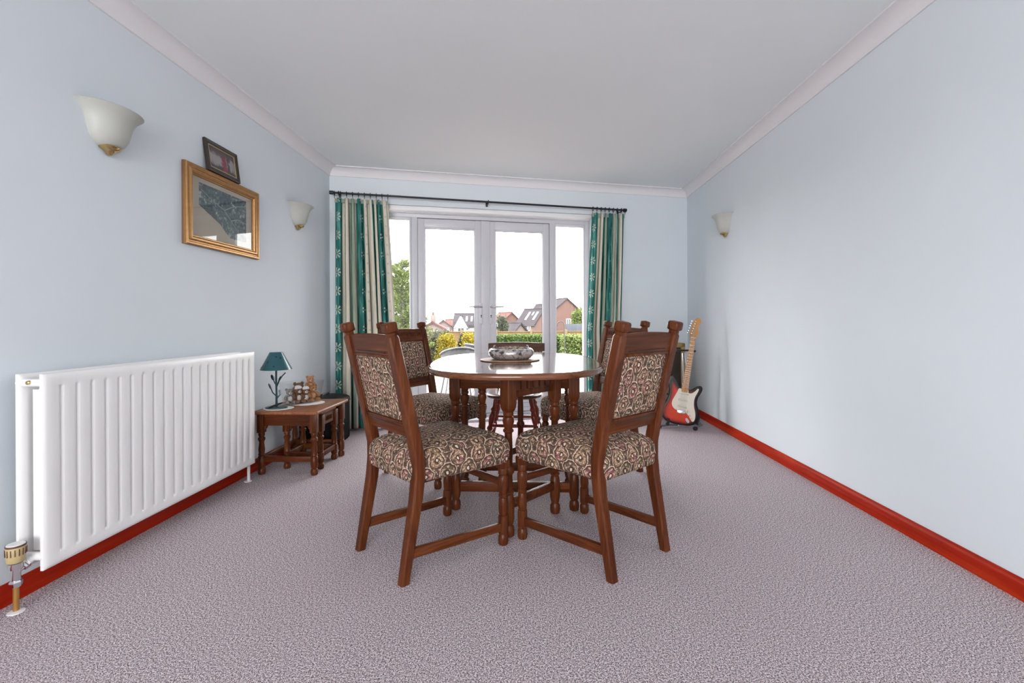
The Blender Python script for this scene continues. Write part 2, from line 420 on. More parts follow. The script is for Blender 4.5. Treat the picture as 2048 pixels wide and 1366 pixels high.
# skirting boards
def skirt(name, a, b, nrm, lb):
    "a, b on the wall line; nrm points into the room"
    a, b, nrm = Vector(a), Vector(b), Vector(nrm); pr = [(0, 0), (.017, 0), (.018, .055), (.013, .066), (.006, .072), (0, .072)]
    d = (b - a); L = d.length; rot = math.atan2(d.y, d.x); side = 1 if Vector((-d.y, d.x, 0)).dot(nrm) > 0 else -1
    mb = MB(); mb.loops([[Vector((0, side * o, z)) for o, z in pr], [Vector((L, side * o, z)) for o, z in pr]])
    return struct(name, mb, SK, label=lb, loc=a, rot=(0, 0, rot), smooth=30)
SK = wood('red_varnished_skirting', (0.22, 0.010, 0.003), (0.40, 0.020, 0.005), (0.50, 0.045, 0.010), 'X', 0.4, 0.0, 0.6, 0.08)
skirt('baseboard_left', (XL, YB, 0), (XL, BL.y, 0), (1, 0, 0), 'red varnished skirting under the radiator')
skirt('baseboard_right', (XR, YB, 0), (XR, BR.y, 0), (-1, 0, 0), 'red varnished skirting along the right wall')
skirt('baseboard_back', back(D1 + .02, 0), back(BLEN, 0), -NV, 'red varnished skirting right of the garden doors')
p_ = back(D0 - .02, 0); skirt('baseboard_back', back(0, 0), p_, -NV, 'red varnished skirting left of the garden doors')

# ------------------------------------------------------------------ garden doors (local x along the wall, y outwards)
def rect_frame(mb, x0, x1, z0, z1, wl, wr, wb_, wt, y0, dy, bev=.006):
    mb.box(((x0 + wl / 2 + x0) / 2 + wl / 4, y0 + dy / 2, (z0 + z1) / 2), (wl, dy, z1 - z0), bev)
    mb.box((x1 - wr / 2, y0 + dy / 2, (z0 + z1) / 2), (wr, dy, z1 - z0), bev)
    xm, w = (x0 + wl + x1 - wr) / 2, (x1 - wr - x0 - wl)
    mb.box((xm, y0 + dy / 2, z1 - wt / 2), (w + .004, dy, wt), bev); mb.box((xm, y0 + dy / 2, z0 + wb_ / 2), (w + .004, dy, wb_), bev)
    return mb
fr = MB(); rect_frame(fr, D0, D1, 0.0, DT, .055, .045, .05, .084, REC, .07)
fr.box((0.746, REC + .036, 1.0), (.056, .07, 1.97), .006); fr.box((2.1325, REC + .036, 1.0), (.055, .07, 1.97), .006)
rect_frame(fr, .750, 2.130, .02, 1.992, .040, .040, .04, .042, REC + .0845, .02, .003)
fr.box(((D0 + D1) / 2, REC + .02, DT - .035), (D1 - D0 - .02, .10, .03), .006)
struct('trim_4', fr, M['upvc'], loc=BL, rot=(0, 0, BA), label='white plastic outer frame of the garden doors')
struct('trim_5', MB().box(((D0 + D1) / 2, .05, .012), (D1 - D0, .14, .024), .006), M['upvc'], loc=BL, rot=(0, 0, BA), label='white plastic threshold of the garden doors')
struct('lit_reveal_strip', MB().box(((D0 + D1) / 2, .060, DT - .022), (D1 - D0 - .004, .10, .043), .010), plain('lit_reveal_white', (.86, .86, .86), .5), loc=BL, rot=(0, 0, BA), label='bright white strip added for the lit reveal head over the garden doors')  # added strip; the reveal head's skylit brightness is put into its white
def leaf(name, x0, x1, hinge_left, lb):
    e = thing(name, lb, None, BL, (0, 0, BA), kind='structure')
    z0, z1 = .053, 1.9645
    wl, wr = (.065, .098) if hinge_left else (.098, .060)
    Y0 = REC + .014
    mb = MB(); rect_frame(mb, x0, x1, z0, z1, wl, wr, .130, .084, Y0, .07)
    put('leaf_frame', mb, M['upvc'], e)
    bead = MB(); rect_frame(bead, x0 + wl - .004, x1 - wr + .004, z0 + .126, z1 - .080, .014, .014, .014, .014, Y0 + .008, .02, .004); put('glazing_bead', bead, M['upvc'], e)
    put('gasket', rect_frame(MB(), x0 + wl + .009, x1 - wr - .009, z0 + .139, z1 - .093, .004, .004, .004, .004, Y0 + .022, .006, 0), M['rubber'], e)
    put('glass_pane', MB().box(((x0 + wl + x1 - wr) / 2, Y0 + .032, (z0 + .130 + z1 - .084) / 2), (x1 - wr - x0 - wl, .006, z1 - z0 - .214)), M['glass'], e, smooth=0)
    if not hinge_left: put('astragal', MB().box((1.437, REC + .006, (z0 + z1) / 2), (.090, .018, z1 - z0 - .004), .004), M['upvc'], e)
    bl = MB()
    for k in (1, 2): bl.box(((x0 + x1) / 2, Y0 - .001, z0 + .043 * k), (x1 - x0 - .02, .004, .004))
    put('bottom_groove_shade', bl, plain('upvc_groove_shadow', (.35, .35, .38), .6), e)  # raised grey strips; the grooves' shade is put into their colour
    hx = x1 - .046 if hinge_left else x0 + .046
    pl = put('handle_plate', MB().box((hx, REC - .018, 1.045), (.030, .010, .205), .005), M['upvc'], e)
    dr = -1 if hinge_left else 1
    hb = MB().tube([(hx, REC - .022, 1.108), (hx, REC - .050, 1.108), (hx + dr * .012, REC - .058, 1.108), (hx + dr * .06, REC - .060, 1.109), (hx + dr * .125, REC - .056, 1.107)], [.009, .009, .009, .009, .0065], 10)
    put('lever_handle', hb, plain('satin_handle', (.42, .42, .44), .3, .6), pl)
    kh = MB().lathe([(.0065, 0), (.0065, .002)], 12, m=Matrix.Translation((hx, REC - .0225, 1.022)) @ Matrix.Rotation(R(90), 4, 'X')); kh.box((hx, REC - .0235, 1.010), (.006, .002, .02))
    put('keyhole', kh, M['black'], pl)
    return e
leaf('door_1', .777, 1.434, True, 'left white garden door leaf with lever handle')
leaf('door_2', 1.440, 2.102, False, 'right white garden door leaf with lever handle')
for nm, x0, x1, lb in (('window_1', .380, .718, 'narrow white side window left of the doors'), ('window_2', 2.158, 2.495, 'narrow white side window right of the doors')):
    e = thing(nm, lb, None, BL, (0, 0, BA), kind='structure')
    mb = MB(); rect_frame(mb, x0, x1, .05, 1.99, .020, .020, .10, .046, REC + .01, .05); put('window_frame', mb, M['upvc'], e)
    put('glass_pane', MB().box(((x0 + x1) / 2, REC + .034, 1.04), (x1 - x0 - .04, .006, 1.80)), M['glass'], e, smooth=0)

# ------------------------------------------------------------------ curtain pole and curtains
pole = thing('curtain_pole', 'thin black iron curtain pole over the garden doors', 'curtain pole', back(0.0, 0.09, 2.107), (0, 0, BA))
put('rod', MB().tube([(.022, 0, 0), (2.84, 0, -.018)], .0095, 12), M['iron'], pole)
for x in (.03, 2.84): put('end_cap', MB().lathe([(.011, -.018), (.017, -.016), (.017, .016), (.011, .018)], 14, m=Matrix.Translation((x, 0, -.0064 * x)) @ Matrix.Rotation(R(90), 4, 'Y')), M['iron'], pole)
for x in (.09, 1.43, 2.80):
    put('bracket', MB().box((x, .086, -.0064 * x), (.02, .006, .05), .002).tube([(x, .086, -.0064 * x - .01), (x, .03, -.0064 * x - .016), (x, -.002, -.0064 * x - .014), (x, -.014, -.0064 * x), (x, -.008, -.0064 * x + .013)], .005, 8), M['iron'], pole)

def curtain(name, lb, s_top, s_bot, folds, length, u0, amp, seed, zt):
    e = thing(name, lb, 'curtain', back(0, 0.078), (0, 0, BA), group='pair of striped curtains'); rnd = random.Random(seed)
    wd = [rnd.uniform(.5, 1.3) for _ in range(folds)]; wd[0] = 1.9; wd[-1] = 1.5; tot = sum(wd); cum = [sum(wd[:i]) / tot for i in range(folds + 1)]
    NX, NZ = folds * 18, 34; vs_, fs = [], []
    ph = [rnd.uniform(-.5, .5) for _ in range(folds + 2)]; am = [rnd.uniform(.7, 1.15) for _ in range(folds + 2)]
    for j in range(NZ + 1):
        t = j / NZ; z = zt - (zt - .022) * t
        e0 = s_top[0] + (s_bot[0] - s_top[0]) * min(1, t * 1.7); e1 = s_top[1] + (s_bot[1] - s_top[1]) * min(1, t * 1.7)
        for i in range(NX + 1):
            q = i / NX; a = q * folds; k = int(min(a, folds - 1e-6)); fr_ = a - k
            A = amp * (am[k] * (1 - fr_) + am[k + 1] * fr_) * (.55 + .45 * min(1, t * 2.5)); P = ph[k] * (1 - fr_) + ph[k + 1] * fr_
            th = 2 * math.pi * (a + .5) + P + .35 * math.sin(2.2 * t + k)
            qx = cum[k] + (cum[k + 1] - cum[k]) * fr_ if k < folds else 1.0
            x = e0 + (e1 - e0) * qx + (e1 - e0) / folds * .22 * math.sin(2 * th) * (.4 + .6 * t)
            y = -A * math.cos(th) + .006 * math.sin(9 * t + 3 * a)
            vs_.append((x, y, z))
    W = NX + 1
    for j in range(NZ):
        for i in range(NX): fs.append((j * W + i, j * W + i + 1, (j + 1) * W + i + 1, (j + 1) * W + i))
    me = bpy.data.meshes.new('cloth'); me.from_pydata(vs_, [], fs); me.materials.append(M['curtain'])
    uv = me.uv_layers.new(name='UVMap')
    for l in me.loops:
        i = l.vertex_index; q_ = (i % W) / NX * folds; k_ = min(int(q_), folds - 1); uv.data[l.index].uv = (u0 + length * (.45 * (cum[k_] + (cum[k_ + 1] - cum[k_]) * (q_ - k_)) + .55 * q_ / folds), vs_[i][2])
    me.polygons.foreach_set('use_smooth', [True] * len(me.polygons))
    o = put('cloth', me, None, e); sm = o.modifiers.new('thickness', 'SOLIDIFY'); sm.thickness = .002
    put('heading_tape', MB().box(((s_top[0] + s_top[1]) / 2, .0, zt - .02), (s_top[1] - s_top[0], .004, .035)), plain('curtain_heading', (.30, .34, .28), .9), e)
    for k in range(folds + 1):
        x = s_top[0] + (s_top[1] - s_top[0]) * k / folds; zc = 2.107 - .0064 * x
        pts = [(x, -.015 + .019 * math.sin(a), zc - .005 + .019 * math.cos(a)) for a in [2 * math.pi * q / 14 for q in range(15)]]
        rg = MB().tube(pts, .0032, 6, False); rg.tube([(x, -.012, zc - .023), (x, -.006, zt - .004)], .0025, 6); put('curtain_ring', rg, M['iron'], e)
    return e
curtain('curtain', 'teal and cream striped curtain gathered left of the doors', (.055, .510), (.045, .575), 9, 1.60, .000, .044, 5, 2.062)
curtain('curtain', 'narrower teal and cream striped curtain gathered right of the doors', (2.492, 2.842), (2.425, 2.805), 8, 1.30, .02, .038, 12, 2.048)
# ------------------------------------------------------------------ dining chairs (local: front = +y)
def chair_leg_front(x):
    pr = [(.017, 0), (.0205, .004), (.0225, .02), (.021, .040), (.0175, .045), (.0175, .049), (.0215, .052), (.0215, .118), (.0205, .126), (.0165, .129), (.0165, .132), (.019, .136), (.0205, .168), (.018, .199),
          (.0165, .203), (.020, .207), (.020, .216), (.0165, .220), (.0195, .227), (.0228, .262), (.0232, .285), (.019, .297), (.0165, .301), (.0205, .305), (.021, .324), (.019, .331)]
    return MB().lathe(pr, 20, c=(x, .235, 0)).box((x, .235, .348), (.044, .044, .036), .004)
def chair_post(x):
    path = [(-.232, 0.0, .0175), (-.205, .15, .0195), (-.178, .30, .0215), (-.169, .38, .0225), (-.170, .45, .0225), (-.192, .56, .022), (-.238, .76, .021), (-.273, .902, .0205), (-.275, .910, .017)]
    mb = MB(); rings = []
    for i, (y, z, h) in enumerate(path):
        y0, z0, _ = path[max(0, i - 1)]; y1, z1, _ = path[min(len(path) - 1, i + 1)]
        t = Vector((0, y1 - y0, z1 - z0)).normalized(); b = Vector((0, t.z, -t.y)) if i > 0 else Vector((0, 1, 0))
        c = h * .28
        rings.append([Vector((x + u, y, z)) + b * v for u, v in ((h, h - c), (h - c, h), (-h + c, h), (-h, h - c), (-h, -h + c), (-h + c, -h), (h - c, -h), (h, -h + c))])
    return mb.loops(rings)
TILT = R(13.2); GROOVE = plain('dark_oak_groove', (.03, .011, .006), .4)
def by(z): return -.192 - (z - .56) * .232      # centre line of the raked back at height z
def fab(mb):
    me = mesh('upholstery', mb, M['fabric'], 60); box_uv(me); return me
def make_chair():
    t = thing('dining_chair', '', 'chair')
    # seat cushion
    def outline(ins, z):
        w0, w1, y0, y1 = .183, .232, -.198, .268; pts = []
        cs = [(w1 - ins, y1 - ins, 0), (-(w1 - ins), y1 - ins, 90), (-(w0 - ins), y0 + ins, 180), (w0 - ins, y0 + ins, 270)]
        rr = max(.035 - ins * .3, .012)
        for cx, cy, a0 in cs:
            sx, sy = (1 if cx > 0 else -1), (1 if cy > 0 else -1)
            for k in range(5):
                a = R(a0 + 22.5 * k); pts.append(Vector((cx - sx * rr + rr * math.cos(a), cy - sy * rr + rr * math.sin(a), z)))
            # mid points along the edge keep the crown smooth
        return pts
    lay = [(.012, .352), (.002, .358), (0, .375), (-.004, .41), (0, .437), (.006, .452), (.018, .465), (.04, .476), (.075, .485), (.115, .491), (.155, .494)]
    put('seat', fab(MB().loops([outline(i, z) for i, z in lay])), None, t)
    put('seat_frame', MB().box((0, .03, .350), (.32, .36, .020), .004), M['ox'], t)
    for x in (-.207, .207): put('front_leg', chair_leg_front(x), M['oz'], t)
    for x in (-.178, .178):
        p = put('rear_leg', chair_post(x), M['oz'], t)
        put('finial', MB().box((x, -.2775, .915), (.031, .031, .018), .003, (TILT, 0, 0)).box((x, -.2835, .9405), (.049, .049, .038), .009, (TILT, 0, 0), 3), M['oz'], p)
    # top rail with a shallow arch, carved on the front
    rings = []
    for k in range(13):
        x = -.162 + .324 * k / 12; arch = .006 * math.cos(x / .162 * math.pi / 2)
        r_ = []
        for dz, dy in ((.838, -.011), (.838, .011), (.908 + arch, .011), (.912 + arch, .006), (.912 + arch, -.006), (.908 + arch, -.011)):
            r_.append(Vector((x, by(dz) + dy, dz)))
        rings.append(r_)
    tr = put('top_rail', MB().loops(rings), M['ox'], t)
    cv = MB()
    for k in range(6):
        x = -.125 + .05 * k
        cv.tube([(x + .017 * math.cos(a), by(.862 + .028 * math.sin(a)) + .012, .862 + .028 * math.sin(a)) for a in [math.pi * q / 8 for q in range(9)]], .0035, 6)
        cv.ell((x, by(.875) + .012, .872), (.0045, .004, .012), 8, 6)
    put('carving', cv, M['ox'], tr)
    lr = MB(); lr.box((0, by(.553), .553), (.324, .026, .050), .004, (TILT, 0, 0)); lro = put('lower_rail', lr, M['ox'], t)
    pf = MB()
    for x in (-.150, .150): pf.bar((x, by(.575) - .002, .575), (x, by(.84) - .002, .84), .016, .026, .003)
    for z in (.582, .834): pf.box((0, by(z) - .002, z), (.30, .026, .012), .003, (TILT, 0, 0))
    put('pad_frame', pf, M['oz'], t)
    for z, pa in ((.846, tr), (.566, lro)): put('rail_bead', MB().box((0, by(z) - .0135, z), (.24, .003, .005), .001, (TILT, 0, 0)), GROOVE, pa)
    # back pad: a thin cushion, fabric on both faces
    def po(ins, d):
        pts = []
        for cx, cz, a0 in ((.143 - ins, .830 - ins, 0), (-.143 + ins, .830 - ins, 90), (-.143 + ins, .587 + ins, 180), (.143 - ins, .587 + ins, 270)):
            sx, sz = (1 if cx > 0 else -1), (1 if cz > .7 else -1); rr = .008
            for k in range(3):
                a = R(a0 + 45 * k); z = cz - sz * rr + rr * math.sin(a)
                pts.append(Vector((cx - sx * rr + rr * math.cos(a), by(z) + d, z)))
        return pts
    put('back_pad', fab(MB().loops([po(.03, -.014), po(.004, -.012), po(0, -.006), po(0, .012), po(.006, .022), po(.03, .030), po(.07, .034)])), None, t)
    for s in (-1, 1): put('side_stretcher', MB().bar((s * .180, -.208, .103), (s * .205, .235, .078), .022, .036, .004), M['oy'], t)
    put('front_stretcher', MB().bar((-.20, .235, .266), (.20, .235, .266), .018, .030, .004), M['ox'], t)
    return t
chair0 = make_chair()
for i, (x, y, rz, lb) in enumerate((
        (-.437, 1.949, -44.4, 'tapestry dining chair nearest the camera at the left corner of the table'),
        (.269, 1.996, 42.5, 'tapestry dining chair nearest the camera at the right corner of the table'),
        (-.632, 2.920, -121.9, 'tapestry dining chair on the far left of the table beside the left curtain'),
        (.400, 2.985, 121.9, 'tapestry dining chair on the far right of the table, mostly hidden'))):
    o = chair0 if i == 0 else copy_tree(chair0)
    o.location = (x, y, 0); o.rotation_euler = (0, 0, R(rz)); o['label'] = lb; o['group'] = 'tapestry dining chairs around the table'

# ------------------------------------------------------------------ gateleg dining table
T0 = Vector((-.0875, 2.50, 0))
tb = thing('dining_table', 'dark oak gateleg dining table with oval top on turned legs', 'table', T0)
def superell(a, b, n, N=72):
    out = []
    for k in range(N):
        t = 2 * math.pi * k / N; c, s_ = math.cos(t), math.sin(t)
        out.append((a * math.copysign(abs(c) ** (2 / n), c), b * math.copysign(abs(s_) ** (2 / n), s_)))
    return out
rot_t = Matrix.Rotation(R(2.5), 4, 'Z')
def topring(ins, z): return [rot_t @ Vector((x, y, z)) + Vector((-.003, .053, 0)) for x, y in superell(.457 - ins, .676 - ins, 2.7)]
put('tabletop', MB().loops([topring(.012, .7165), topring(.004, .719), topring(0, .726), topring(0, .734), topring(.003, .741), topring(.009, .745), topring(.02, .7455)]), M['top'], tb, smooth=50)
TP = [(.018, 0), (.023, .004), (.0255, .022), (.024, .042), (.018, .050), (.018, .055), (.021, .060), (.0255, .085), (.026, .150), (.021, .183), (.018, .189), (.0235, .194), (.0235, .201), (.018, .206), (.0195, .215), (.0175, .274),
      (.019, .279), (.0258, .288), (.0258, .306), (.019, .318), (.0175, .324), (.0195, .36), (.0170, .455), (.0175, .463), (.024, .469), (.024, .477), (.018, .482), (.0205, .490), (.0265, .515), (.0235, .533), (.018, .537),
      (.0235, .543), (.0235, .556), (.0185, .561)]
def tleg(x, y, ang, w=.056, top=.7165, mb=None):
    mb = mb or MB(); pr = list(TP); mb.lathe(pr, 20, c=(x, y, 0))
    m = Matrix.Translation((x, y, 0)) @ Matrix.Rotation(ang, 4, 'Z'); h = w / 2
    rg = []
    for z, k in ((.556, .62), (.565, .80), (.578, .94), (.595, 1.0), (top, 1.0)):
        c = h * k * .12; q = h * k
        rg.append([m @ Vector((u, v, z)) for u, v in ((q, q - c), (q - c, q), (-q + c, q), (-q, q - c), (-q, -q + c), (-q + c, -q), (q - c, -q), (q, -q + c))])
    return mb.loops(rg)
for x, y in ((-.3025, -.165), (.3025, -.160), (-.3025, .165), (.3025, .165)): put('leg', tleg(x, y, 0), M['oz'], tb)
for y in (-.163, .165): put('frame_rail', MB().box((0, y, .668), (.555, .022, .096), .003), M['ox'], tb)
for x in (-.3025, .3025): put('end_rail', MB().box((x, 0, .668), (.022, .28, .096), .003), M['oy'], tb)
for y in (-.163, .165): put('stretcher', MB().box((0, y, .118), (.56, .026, .05), .004), M['ox'], tb)
for x in (-.3025, .3025): put('stretcher', MB().box((x, 0, .118), (.026, .29, .05), .004), M['oy'], tb)
def gate(sgn):
    n, e = Vector((sgn * -.0165, sgn * -.452, 0)), Vector((sgn * .2035, sgn * -.196, 0))
    d = (e - n).normalized(); ang = math.atan2(d.y, d.x); nrm = Vector((d.y, -d.x, 0))
    put('gate_leg', tleg(n.x, n.y, ang), M['oz'], tb)
    put('gate_stile', tleg(e.x, e.y, ang, .05), M['oz'], tb)
    L = (e - n).length; m = Matrix.Translation((n + e) / 2) @ Matrix.Rotation(ang, 4, 'Z')
    # rail pierced by upright slots: bars between a top and a bottom strip
    g = MB(); z0, z1 = .617, .714; x0, x1 = -L / 2 + .024, L / 2 - .022
    g.box(((x0 + x1) / 2, 0, z1 - .006), (x1 - x0, .02, .012)); g.box(((x0 + x1) / 2, 0, z0 + .016), (x1 - x0, .02, .032), .002)
    N = 6; sw = .011; step = (x1 - x0 - .03) / N
    xs = [x0 + .03 + step * (k + .5) for k in range(N)]; edges = [x0] + [q for c in xs for q in (c - sw / 2, c + sw / 2)] + [x1]
    for a, b in zip(edges[::2], edges[1::2]): g.box(((a + b) / 2, 0, (z0 + z1) / 2 + .01), (b - a, .02, z1 - z0 - .03))
    g.box((0, .006, .668), (x1 - x0 - .004, .004, .09))
    g.xf(m); put('gate_rail', g, M['oz'], tb)
    put('gate_stretcher', MB().bar(n + Vector((0, 0, .142)), e + Vector((0, 0, .142)), .024, .042, .004), M['ox'], tb)
gate(1); gate(-1)

# round mat, bowl and what lies in it
mat_ = put('place_mat', MB().lathe([(.158, 0), (.166, .002), (.166, .0055), (.160, .007)], 48), plain('brown_mat', (.30, .185, .12), .5, var=.15, scale=30), loc=(-.118, 2.552, .7456)); tag(mat_, 'round brown table mat under the bowl', 'mat')
bw = thing('bowl', 'low silvery bowl with mottled dark pattern on the round brown mat', 'bowl', (-.112, 2.552, .7527))
mm = NT('mottled_pewter_glaze'); nz = mm.noise(mm.coord(), 26.0, 4.0, .6, .8); nz2 = mm.noise(mm.coord(), 60.0, 2.0)
c_ = mm.ramp(nz, [(.36, (.07, .062, .06)), (.45, (.38, .34, .33)), (.56, (.58, .55, .53)), (.66, (.28, .19, .165))]); mm.bump(nz2, .25, .003); mm.set(c_, .22, .45, .5, .3)
put('bowl_body', MB().lathe([(.001, .004), (.085, .0), (.108, .006), (.124, .022), (.128, .038), (.121, .053), (.112, .060), (.108, .060), (.112, .052), (.118, .038), (.112, .022), (.09, .012), (.001, .010)], 44), mm.m, bw)
for a in (35, 150): put('rim_loop', MB().tube([(math.cos(R(a)) * .11 + .010 * math.cos(q) * -math.sin(R(a)), math.sin(R(a)) * .11 + .010 * math.cos(q) * math.cos(R(a)), .062 + .010 * math.sin(q)) for q in [math.pi * k / 8 for k in range(9)]], .002, 6), M['chrome'], bw)
po = MB(); rnd = random.Random(5)
for k in range(90):
    a, r_ = rnd.uniform(0, 6.28), .10 * math.sqrt(rnd.random())
    po.ell((r_ * math.cos(a), r_ * math.sin(a), .034 + .022 * (1 - (r_ / .1) ** 2) + rnd.uniform(0, .010)), (rnd.uniform(.007, .013), rnd.uniform(.006, .010), rnd.uniform(.004, .008)), 7, 5, (rnd.uniform(0, 3), rnd.uniform(0, 3), 0))
pp = put('potpourri', po, leaf_mat('dried_petals', [(.30, .16, .11), (.40, .33, .26), (.12, .16, .08), (.24, .10, .08), (.5, .44, .38)], .7, 0), loc=(-.112, 2.552, .7527)); tag(pp, 'dried petals heaped inside the mottled bowl', 'potpourri', kind='stuff')

# ------------------------------------------------------------------ low-backed kitchen chair at the far end of the table (front = -y)
k = thing('kitchen_chair', 'red-brown spindle chair with curved crest rail pushed under the far end of the table', 'chair', (-.125, 3.43, 0), (0, 0, R(-3)))
so = superell(.205, .20, 3.2, 40)
put('seat', MB().loops([[Vector((x * .93, y * .93, .405)) for x, y in so], [Vector((x, y, .415)) for x, y in so], [Vector((x, y, .430)) for x, y in so], [Vector((x * .95, y * .95, .436)) for x, y in so], [Vector((x * .6, y * .6, .430)) for x, y in so]]), M['walnut'], k)
KP = [(.010, 0), (.013, .03), (.015, .10), (.020, .16), (.012, .185), (.021, .20), (.021, .21), (.013, .225), (.019, .25), (.023, .29), (.014, .325), (.020, .335), (.020, .345), (.013, .36), (.016, .40), (.013, .425)]
def splay(p0, p1): 
    p0, p1 = Vector(p0), Vector(p1); z = (p1 - p0).normalized(); x = Vector((1, 0, 0)); y = z.cross(x).normalized(); x = y.cross(z)
    m = Matrix((x, y, z)).transposed().to_4x4(); m.translation = p0; return m
for sx in (-1, 1):
    for sy in (-1, 1):
        p0, p1 = Vector((sx * .205, sy * .20, 0)), Vector((sx * .125, sy * .13, .41)); f = (p1 - p0).length / .425
        put('leg', MB().lathe([(r_, z * f) for r_, z in KP], 16, m=splay(p0, p1)), M['cherry'], k)
def kp(sx, sy, z): q = z / .41; return Vector((sx * (.205 - .08 * q), sy * (.20 - .07 * q), z))
for sx in (-1, 1): put('side_stretcher', MB().tube([kp(sx, -1, .16), (kp(sx, -1, .16) + kp(sx, 1, .16)) / 2, kp(sx, 1, .16)], [.009, .014, .009], 10), M['cherry'], k)
for sy in (-1, 1): put('cross_stretcher', MB().tube([kp(-1, sy, .215), kp(0, sy, .215), kp(1, sy, .215)], [.009, .014, .009], 10), M['cherry'], k)
cr_ = []; NC = 16
for i in range(NC + 1):
    q = -1 + 2 * i / NC; x = .222 * q; y = .215 - .045 * q * q; h = .030 + .008 * (1 - q * q)
    cr_.append([Vector((x, y + dy, .760 + dz)) for dy, dz in ((-.010, -h), (.012, -h), (.020, h * .8), (.012, h), (-.002, h), (-.010, h * .6))])
put('crest_rail', MB().loops(cr_), M['walnut'], k)
for i in range(7):
    q = -.84 + 1.68 * i / 6
    put('spindle', MB().tube([(q * .17, .165 - .02 * q * q, .43), (q * .19, .19 - .03 * q * q, .58), (q * .205, .216 - .045 * q * q, .735)], [.008, .011, .007], 8), M['cherry'], k)

# ------------------------------------------------------------------ nest of side tables by the left wall
def nest(name, lb, x0, x1, y0, y1, h, front):
    t = thing(name, lb, 'side table', ((x0 + x1) / 2, (y0 + y1) / 2, 0), group='nest of turned-leg side tables'); ax, ay = (x1 - x0) / 2, (y1 - y0) / 2
    ov = .038 if not front else .012
    put('tabletop', MB().box((0, 0, h - .011), (2 * ax + 2 * ov, 2 * ay + 2 * ov, .022), .008, None, 3), M['ctop'], t)
    zt = h - .022; q = zt / .385
    pr = [(.015, 0), (.021, .004), (.023, .02), (.020, .036), (.016, .042), (.021, .048), (.022, .075), (.021, .115), (.016, .121), (.021, .126), (.0175, .135), (.0195, .16), (.0145, .205), (.0175, .215), (.0215, .222), (.0215, .232), (.015, .240), (.019, .25), (.019, .262), (.016, .27)]
    for sx in (-1, 1):
        for sy in (-1, 1): put('leg', MB().lathe([(r_, z * q) for r_, z in pr], 18, c=(sx * ax, sy * ay, 0)).box((sx * ax, sy * ay, (zt + .266 * q) / 2), (.042, .042, zt - .266 * q), .004), M['oz'], t)
    def apron(p0, p1, nm):
        p0, p1 = Vector(p0), Vector(p1); L = (p1 - p0).length; a = math.atan2(p1.y - p0.y, p1.x - p0.x); out = [(-L / 2 + .02, 0), (L / 2 - .02, 0), (L / 2 - .02, -.098)]
        out += [(L / 2 - .02 - .018 * math.sin(R(b)), -.098 + .026 * (1 - math.cos(R(b)))) for b in (30, 60, 90)]
        out += [(-L / 2 + .02 + .018 * math.sin(R(b)), -.098 + .026 * (1 - math.cos(R(b)))) for b in (90, 60, 30)] + [(-L / 2 + .02, -.098)]
        m = Matrix.Translation(((p0.x + p1.x) / 2, (p0.y + p1.y) / 2, zt)) @ Matrix.Rotation(a, 4, 'Z') @ Matrix.Rotation(R(90), 4, 'X')
        return put(nm, MB().prism(out, -.009, .009, m), M['ox'], t)
    apron((-ax, -ay, 0), (ax, -ay, 0), 'side_apron'); apron((-ax, ay, 0), (ax, ay, 0), 'side_apron'); apron((-ax, -ay, 0), (-ax, ay, 0), 'back_apron')
    for sy in (-1, 1): put('stretcher', MB().box((0, sy * ay, .100 * q), (2 * ax - .02, .024, .036), .004), M['ox'], t)
    put('stretcher', MB().box((-ax, 0, .100 * q), (.024, 2 * ay - .02, .036), .004), M['oy'], t)
    if front:
        a = apron((ax, -ay, 0), (ax, ay, 0), 'front_apron'); cv = MB()
        for i in range(4):
            y = -.036 + .024 * i; cv.tube([(ax + .010, y + .008 * math.cos(b), zt - .052 + .030 * math.sin(b)) for b in [math.pi * k_ / 6 for k_ in range(7)]], .0025, 6); cv.ell((ax + .010, y, zt - .040), (.003, .003, .010), 8, 6)
        put('carving', cv, M['ox'], a)
        put('stretcher', MB().box((ax, 0, .100 * q), (.024, 2 * ay - .02, .036), .004), M['oy'], t)
    return t
nest('side_table', 'larger oak side table with turned legs carrying the teal lamp', -1.712, -1.372, 2.835, 3.245, .405, False)
nest('side_table', 'smaller oak side table with carved apron tucked under the larger one', -1.612, -1.388, 2.955, 3.165, .376, True)

ZTB = .4055
def doily(lb, c, r_, sc, seed):
    rnd = random.Random(seed); out = []
    for i in range(72):
        a = 2 * math.pi * i / 72; q = r_ * (1 + .05 * abs(math.sin(a * sc / 2)) + .05 * math.sin(2 * a + seed)); out.append((q * math.cos(a) * 1.05, q * math.sin(a) * .9))
    o = put('doily', MB().prism(out, 0, .0025), plain('white_lace', (.74, .72, .70), .9, bump=.4, scale=300, var=.05), loc=(*c, ZTB)); tag(o, lb, 'doily', 'white doilies on the side table')
doily('white scalloped doily under the teal lamp', (-1.640, 2.905), .082, 14, 1)
doily('white scalloped doily under the clear box of bears', (-1.560, 3.105), .112, 16, 2)

